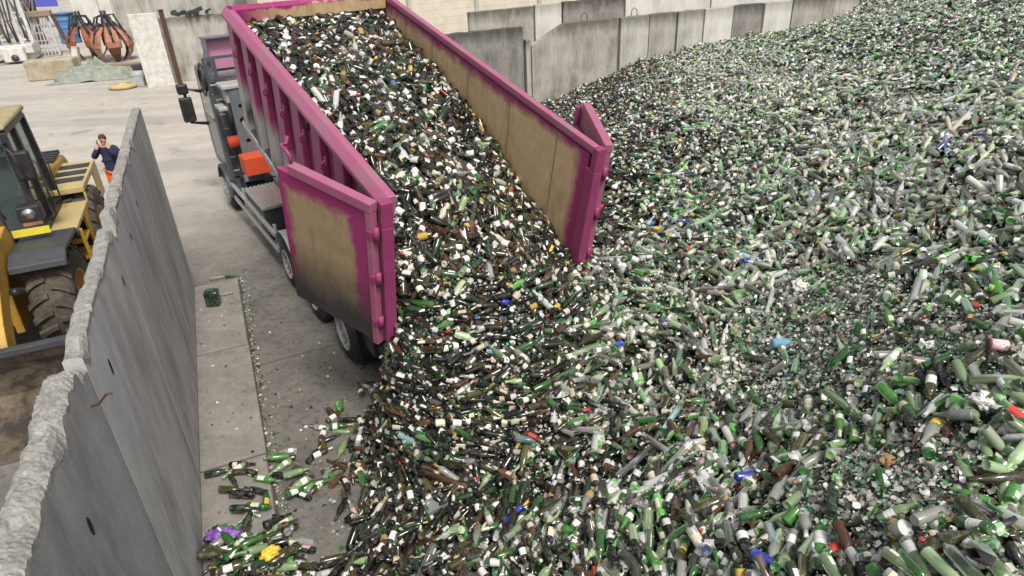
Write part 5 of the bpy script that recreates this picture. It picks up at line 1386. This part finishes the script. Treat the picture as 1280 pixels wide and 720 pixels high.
# floor bottles: keep them apart, lying flat; later ones rest on earlier ones where they pile up
placed = []
for i in range(nF):
    kn = KN[kiF[i]]; p = KINDS[kn]['p']; r = max(s for _, s in p)*1.05
    h = rng.normal(.25, .7) if rng.random() < .6 else rng.uniform(0, 6.28)
    x, y, z = F[i]; hz = float(height(np.array([x]), np.array([y]))[0])
    z = max(z, hz if hz > 0 else 0)
    lvl = sum(1 for (a, b_, rr_) in placed if math.hypot(a-x, b_-y) < .085)
    z += r + .055*min(lvl, 3); placed.append((x, y, r))
    nb = np.array([[0, 0, 1.]]); Rm = frames(nb, np.array([h + (math.pi if rng.random() < .5 else 0)]), np.array([rng.normal(0, .03+.1*min(lvl, 2))]), np.array([rng.uniform(0, 6.28)]))[0]
    specs.append((Rm*1.05, np.array([x, y, z]), kn, GN[gi[i]], li[i], ci[i]))
# description parts
def pxy(T_): return proj(T_)
info = []
for Rm, T_, kn, g, l, c in specs:
    a = proj(T_); ln = KINDS[kn]['p'][-1][0]; e = proj(T_ + Rm[:, 0]*ln/2)
    dx, dy = e[0]-a[0], e[1]-a[1]
    dirn = ('right' if abs(dx) > 2.2*abs(dy) else 'upper right' if dy < 0 else 'lower right') if dx > 0 and abs(dy) < 2.2*abs(dx) else ('left' if abs(dx) > 2.2*abs(dy) else 'upper left' if dy < 0 else 'lower left') if dx < 0 and abs(dy) < 2.2*abs(dx) else ('up' if dy < 0 else 'down')
    dn = g + ' ' + NAMEK[kn]
    u, v = a[0], a[1]
    if wn(T_[0], T_[1]) < -.5 and u < 380: zone = 'on the wall foot slab'
    elif u < 400 and v > 560: zone = 'on the bay floor beside the wall foot'
    elif u < 520 and v < 560: zone = 'on the bay floor near the truck'
    elif u < 520: zone = 'at the left foot of the heap'
    elif u > 1100 and v > 600: zone = 'in the lower right corner'
    elif u > 1100 and v < 480: zone = 'high on the right edge of the heap'
    elif u > 1100: zone = 'on the right side of the heap'
    elif v > 640: zone = 'along the bottom edge of the view' if u < 800 else 'at the lower right of the heap'
    else: zone = 'in the middle of the heap'
    info.append((u, v, dn, dirn, zone, (LN_[l] if l >= 0 else None), (LN_[c] if c >= 0 else None)))
used = set()
UV = np.array([(i[0], i[1]) for i in info])
def words(s): return len(s.split())
def make_label(k):
    u, v, dn, dirn, zone, lab, capc = info[k]
    b0 = dn + (f' with {lab} label' if lab else ' without label')
    opts = [f'{b0} {zone}', f'{b0}, neck to the {dirn}, {zone}' if dirn not in ('up', 'down') else f'{b0}, neck pointing {dirn}, {zone}']
    nbs = np.argsort(np.hypot(*(UV-UV[k]).T))[1:9]
    def side(j):
        dx, dy = UV[k]-UV[j]
        return ('right of' if dx > 0 else 'left of') if abs(dx) > abs(dy) else ('below' if dy > 0 else 'above')
    for j in nbs:
        nd = info[j][2] + (f' with {info[j][5]} label' if info[j][5] else '')
        opts.append(f'{b0}, {side(j)} a {nd}, {zone}')
        opts.append(f'{b0}, neck {dirn}, {side(j)} a {info[j][2]}')
    for j in nbs[:4]:
        for j2 in nbs[:5]:
            if j != j2: opts.append(f'{b0} between a {info[j][2]} and a {info[j2][2]}')
    for o in opts:
        if 4 <= words(o) <= 16 and o not in used: used.add(o); return o
    o = f'{b0} {zone}'; return o
if_used = {}
for k, (Rm, T_, kn, g, l, c) in enumerate(specs):
    prof = full_profile(kn); L_ = KINDS[kn]['p'][-1][0]
    me = lathe_mesh((OBJN.get(kn, 'glass_bottle'), kn, g), prof, GM[g])
    o = bpy.data.objects.new(OBJN.get(kn, 'glass_bottle'), me); COL.objects.link(o)
    Mx = Matrix(((Rm[0, 0], Rm[0, 1], Rm[0, 2], T_[0]), (Rm[1, 0], Rm[1, 1], Rm[1, 2], T_[1]), (Rm[2, 0], Rm[2, 1], Rm[2, 2], T_[2]), (0, 0, 0, 1)))
    o.matrix_world = Mx
    tag(o, make_label(k), 'jar' if kn == 'jar' else 'bottle', 'jars lying in the heap' if kn == 'jar' else 'bottles lying on the heap and its fringe')
    if l >= 0:
        la, lb = KINDS[kn]['lab']; r = KINDS[kn]['p'][2][1]+.0009
        lm = lathe_mesh(('label', kn, LN_[l]), [(la-L_/2, r), ((la+lb)/2-L_/2, r), (lb-L_/2, r)], LM[LN_[l]], 0, 27)
        ch = bpy.data.objects.new('label', lm); COL.objects.link(ch); ch.parent = o
    if c >= 0:
        ca = KINDS[kn]['cap']; pp = [(a-L_/2, r+.0009) for a, r in KINDS[kn]['p'] if a > ca]; r0 = rad_at(KINDS[kn]['p'], ca)+.0009
        cm = lathe_mesh(('cap', kn, LN_[c]), [(ca-L_/2, r0)] + pp + [(L_/2+.001, .001)], CMt[LN_[c]])
        ch = bpy.data.objects.new('cap', cm); COL.objects.link(ch); ch.parent = o
# ------------------------------------------------------------------ odd things lying in the glass and on the bay floor
def on_heap(u, v, lift=0.0):
    r = ray(u, v); ts = np.linspace(2, 30, 6000); P = cO + r*ts[:, None]
    h = np.maximum(height(P[:, 0], P[:, 1]), 0); k = np.argmax(P[:, 2] < h); p = P[k]; return Vector((p[0], p[1], p[2]+lift))
def crumple(name, sx, sy, sz, mat, seed, loc, rot, label, cat, n=12):
    from mathutils import noise as mn
    bm = bmesh.new(); bmesh.ops.create_icosphere(bm, subdivisions=4, radius=1)
    for v in bm.verts:
        c = v.co.copy(); k = 1 + .55*mn.noise(c*1.7+Vector((seed, 0, 0))) + .3*abs(mn.noise(c*4+Vector((0, seed, 0)))) + .12*mn.noise(c*9)
        v.co = Vector((c.x*sx*k, c.y*sy*k, max(c.z*sz*k, -sz*.6)))
    me = bpy.data.meshes.new(name); bm.to_mesh(me); bm.free(); me.materials.append(mat)
    for p in me.polygons: p.use_smooth = seed % 2 == 0
    o = bpy.data.objects.new(name, me); COL.objects.link(o); o.location = loc; o.rotation_euler = rot
    return tag(o, label, cat)
mp_ = paint('purple_foil', (.16, .03, .32), .35, 0, (.5, .45, .6), .5, 14, .2)
crumple('snack_bag', .15, .085, .04, mp_, 4, Vector(G(279, 668, .24)), (.1, .1, .1), 'shiny purple bag lying on bottles beside the wall foot', 'bag')
crumple('plastic_bag', .1, .07, .05, paint('yellow_film', (.75, .5, .03), .4, 0, (.6, .5, .2), .4, 12, .2), 6, Vector(G(338, 690, .2)), (0, .1, .5), 'crumpled bright yellow bag among bottles near the lower left', 'bag')
crumple('plastic_bag', .09, .08, .06, M['white'], 9, on_heap(1000, 360, .03), (.3, .1, .5), 'small white crumpled bag in the shard area of the heap', 'bag')
crumple('plastic_bag', .09, .07, .05, M['white'], 13, on_heap(1232, 508, .03), (.2, .3, .2), 'white crumpled bag at the right edge above the corner bottles', 'bag')
crumple('paper_scrap', .06, .05, .03, paint('brown_card', (.34, .2, .1), .9, 0, (.2, .12, .06), .4, 10), 8, on_heap(1112, 580, .02), (.2, .2, .2), 'torn brown cardboard scrap between shards on the right slope', 'cardboard')
crumple('paper_scrap', .1, .07, .035, paint('yellow_card', (.6, .48, .2), .8, 0, (.4, .3, .15), .4, 10), 10, on_heap(1100, 182, .03), (.2, .2, .8), 'pale yellow card scrap on the far slope of the heap', 'cardboard')
# can with a pink label
o = empty('tin_can', on_heap(1245, 440, .06)); o.rotation_euler = (0, .05, -.25); tag(o, 'open tin can with a pink printed label on the right edge of the heap', 'can')
q = MB(); q.lathe([(-.07, .0001), (-.07, .037), (-.066, .039), (.066, .039), (.07, .037), (.068, .034), (-.055, .034), (-.055, .0001)], 28, 'x'); q.build('can_body', M['rust'], o)
q = MB(); q.lathe([(-.055, .0396), (.05, .0396), (.05, .0394), (-.055, .0394)], 28, 'x')
m, nt, b = new_mat('pink_label'); v_ = ramp(nt, noise(nt, 38, 2, .5), [(.52, (.78, .45, .48)), (.56, (.8, .7, .7)), (.64, (.8, .68, .68)), (.67, (.1, .06, .08))]); nt.links.new(v_, b.inputs['Base Color']); b.inputs['Roughness'].default_value = .6
q.build('label', m, o)
# blue bottle and blue tub
for (u, v, gn, rz, lb) in ((940, 600, 'blue', .15, 'cobalt blue bottle lying bare on the lower middle of the heap'), (965, 712, 'blue', -.7, 'cobalt blue bottle cut by the bottom edge of the view'), (940, 330, 'blue', .3, 'small cobalt blue bottle on the middle slope right of the container door')):
    o = bpy.data.objects.new('glass_bottle', lathe_mesh(('glass_bottle', 'wine', gn), full_profile('wine'), GM[gn])); COL.objects.link(o)
    o.location = on_heap(u, v, .05); o.rotation_euler = (.1, .12, rz); tag(o, lb, 'bottle', 'bottles lying on the heap and its fringe')
o = empty('plastic_tub', on_heap(976, 434, .05)); o.rotation_euler = (0, .15, .1); tag(o, 'pale blue plastic tub lying on its side in the shards', 'tub')
q = MB(); q.lathe([(-.1, .0001), (-.1, .05), (.09, .055), (.09, .062), (.1, .062), (.1, .05), (-.085, .045), (-.085, .0001)], 22, 'x'); q.build('tub_wall', paint('pale_blue_plastic', (.2, .45, .62), .35, 0, (.4, .5, .55), .3, 12), o)
o = empty('paint_pot', on_heap(1120, 672, .06)); o.rotation_euler = (.5, .3, .1); tag(o, 'small white pot with a yellow base on the lower right heap', 'pot')
q = MB(); q.lathe([(-.02, .045), (.05, .05), (.055, .052), (.058, .04), (.058, .0001)], 20, 'z'); q.build('pot_body', M['white'], o)
q = MB(); q.lathe([(-.07, .0001), (-.068, .038), (-.0201, .0455), (-.0201, .0001)], 20, 'z'); q.build('pot_base', M['yellow'], o)
o = empty('plastic_tube', on_heap(1165, 690, .04)); o.rotation_euler = (0, .35, -.6); tag(o, 'slim red plastic tube sticking out between bottles, lower right', 'tube')
q = MB(); q.lathe([(-.08, .0001), (-.08, .014), (.05, .016), (.06, .011), (.09, .011), (.09, .0001)], 16, 'x'); q.build('tube_body', paint('red_plastic', (.55, .06, .09), .4, 0, (.4, .2, .2), .4, 12), o)
# clear tray
o = empty('plastic_tray', on_heap(545, 636, .05)); o.rotation_euler = (.1, -.1, .5); tag(o, 'grey clear plastic tray with thin rims on the near foot of the heap', 'tray')
mt = glassmat('clear_plastic', (.45, .46, .45), .25, .6)
q = MB(); o.scale = (.75, .75, .75); q.box(-.16, .16, -.11, .11, 0, .008); q.box(-.16, .16, -.11, -.104, .008, .07); q.box(-.16, .16, .104, .11, .008, .07); q.box(-.16, -.154, -.104, .104, .008, .07); q.box(.154, .16, -.104, .104, .008, .07)
q.build('tray_shell', mt, o)
# demijohn
o = empty('demijohn', on_heap(1205, 642, .045)); o.rotation_euler = (0, -.35, .5); tag(o, 'round dusty clear demijohn half sunk in the lower right heap', 'demijohn')
o.scale = (.5, .5, .5)
q = MB(); q.lathe([(-.12, .0001), (-.12, .06), (-.09, .1), (-.02, .12), (.04, .1), (.09, .05), (.12, .025), (.17, .022), (.18, .026), (.19, .026), (.19, .0001)], 26, 'x'); q.build('demijohn_body', glassmat('demijohn_glass', (.7, .72, .66), .12, .85), o)
# green canister on the wall foot, with a broken white neck
o = empty('glass_block', Vector(G(268, 381, .056)), .15); tag(o, 'dark green square jar standing alone on the far wall foot slab', 'jar')
q = MB(); q.box(-.12, .12, -.1, .1, 0, .3); q.build('jar_body', GM['dark green'], o, bevel=.03, seg=3)
q = MB(); q.box(-.075, .075, -.06, .06, .3005, .33); q.build('jar_shoulder', GM['green'], o, bevel=.02)
o = bpy.data.objects.new('glass_bottle', lathe_mesh(('glass_bottle', 'beer', 'clear'), full_profile('beer'), GM['clear'])); COL.objects.link(o); o.location = Vector(G(283, 367, .09)); o.rotation_euler = (0, 0, .3)
tag(o, 'small clear bottle lying beside the dark green square jar', 'bottle', 'bottles lying on the heap and its fringe')
for (u, v, kn, gn, rz, lb) in ((289, 345, 'beer', 'green', .2, 'green beer bottle at the far end of the wall foot'), (272, 347, 'wine', 'clear', .25, 'long clear bottle lying across the far end of the wall foot')):
    o = bpy.data.objects.new('glass_bottle', lathe_mesh(('glass_bottle', kn, gn), full_profile(kn), GM[gn])); COL.objects.link(o); o.location = Vector(G(u, v, .04)); o.rotation_euler = (0, 0, rz)
    tag(o, lb, 'bottle', 'bottles lying on the heap and its fringe')
# glass crumbs scattered on the floor: along the wall foot, and thinning out from the heap
pts = []
for _ in range(700):
    d = rng.uniform(5.5, 13.4); nn_ = -.5 + abs(rng.normal(0, .07)); pts.append(W(nn_, d, .012))
for _ in range(160):
    pts.append(W(rng.uniform(-1.3, -.6), rng.uniform(5.5, 13), .064))
for _ in range(2600):
    d = rng.uniform(5.0, 11.0); nn_ = rng.uniform(-.45, 3.2)
    x, y = W(nn_, d)[:2]
    hh_ = float(hraw(np.array([x]), np.array([y]))[0])
    if -.75 < hh_ < .05 and rng.random() < (1+hh_/.75)**1.5: pts.append(Vector((x, y, .012)))
P = np.array([tuple(p) for p in pts]); n = len(P)
nz = np.tile([0, 0, 1.], (n, 1)); Rm = frames(nz, rng.uniform(0, 6.28, n), rng.normal(0, .3, n), rng.uniform(0, 6.28, n))*(.015+.06*rng.random(n)**2.5)[:, None, None]
C = np.empty((n, 1, 4)); C[:, 0, :3] = np.clip(SH[rng.choice(len(SH), n, p=SP)]*rng.uniform(.4, 1.2, (n, 1)), 0, .8); C[:, 0, 3] = .3
ti = rng.integers(0, 4, n)
cr = mesh_from_instances('glass_crumbs', [(shard_tmpl(k+3), Rm[ti == k], P[ti == k], C[ti == k]) for k in range(4)], M['mixglass'])
tag(cr, 'crumbs of glass and dirt scattered on the bay floor', 'broken glass', kind='stuff')
# dark dirt line where the wall foot meets the floor
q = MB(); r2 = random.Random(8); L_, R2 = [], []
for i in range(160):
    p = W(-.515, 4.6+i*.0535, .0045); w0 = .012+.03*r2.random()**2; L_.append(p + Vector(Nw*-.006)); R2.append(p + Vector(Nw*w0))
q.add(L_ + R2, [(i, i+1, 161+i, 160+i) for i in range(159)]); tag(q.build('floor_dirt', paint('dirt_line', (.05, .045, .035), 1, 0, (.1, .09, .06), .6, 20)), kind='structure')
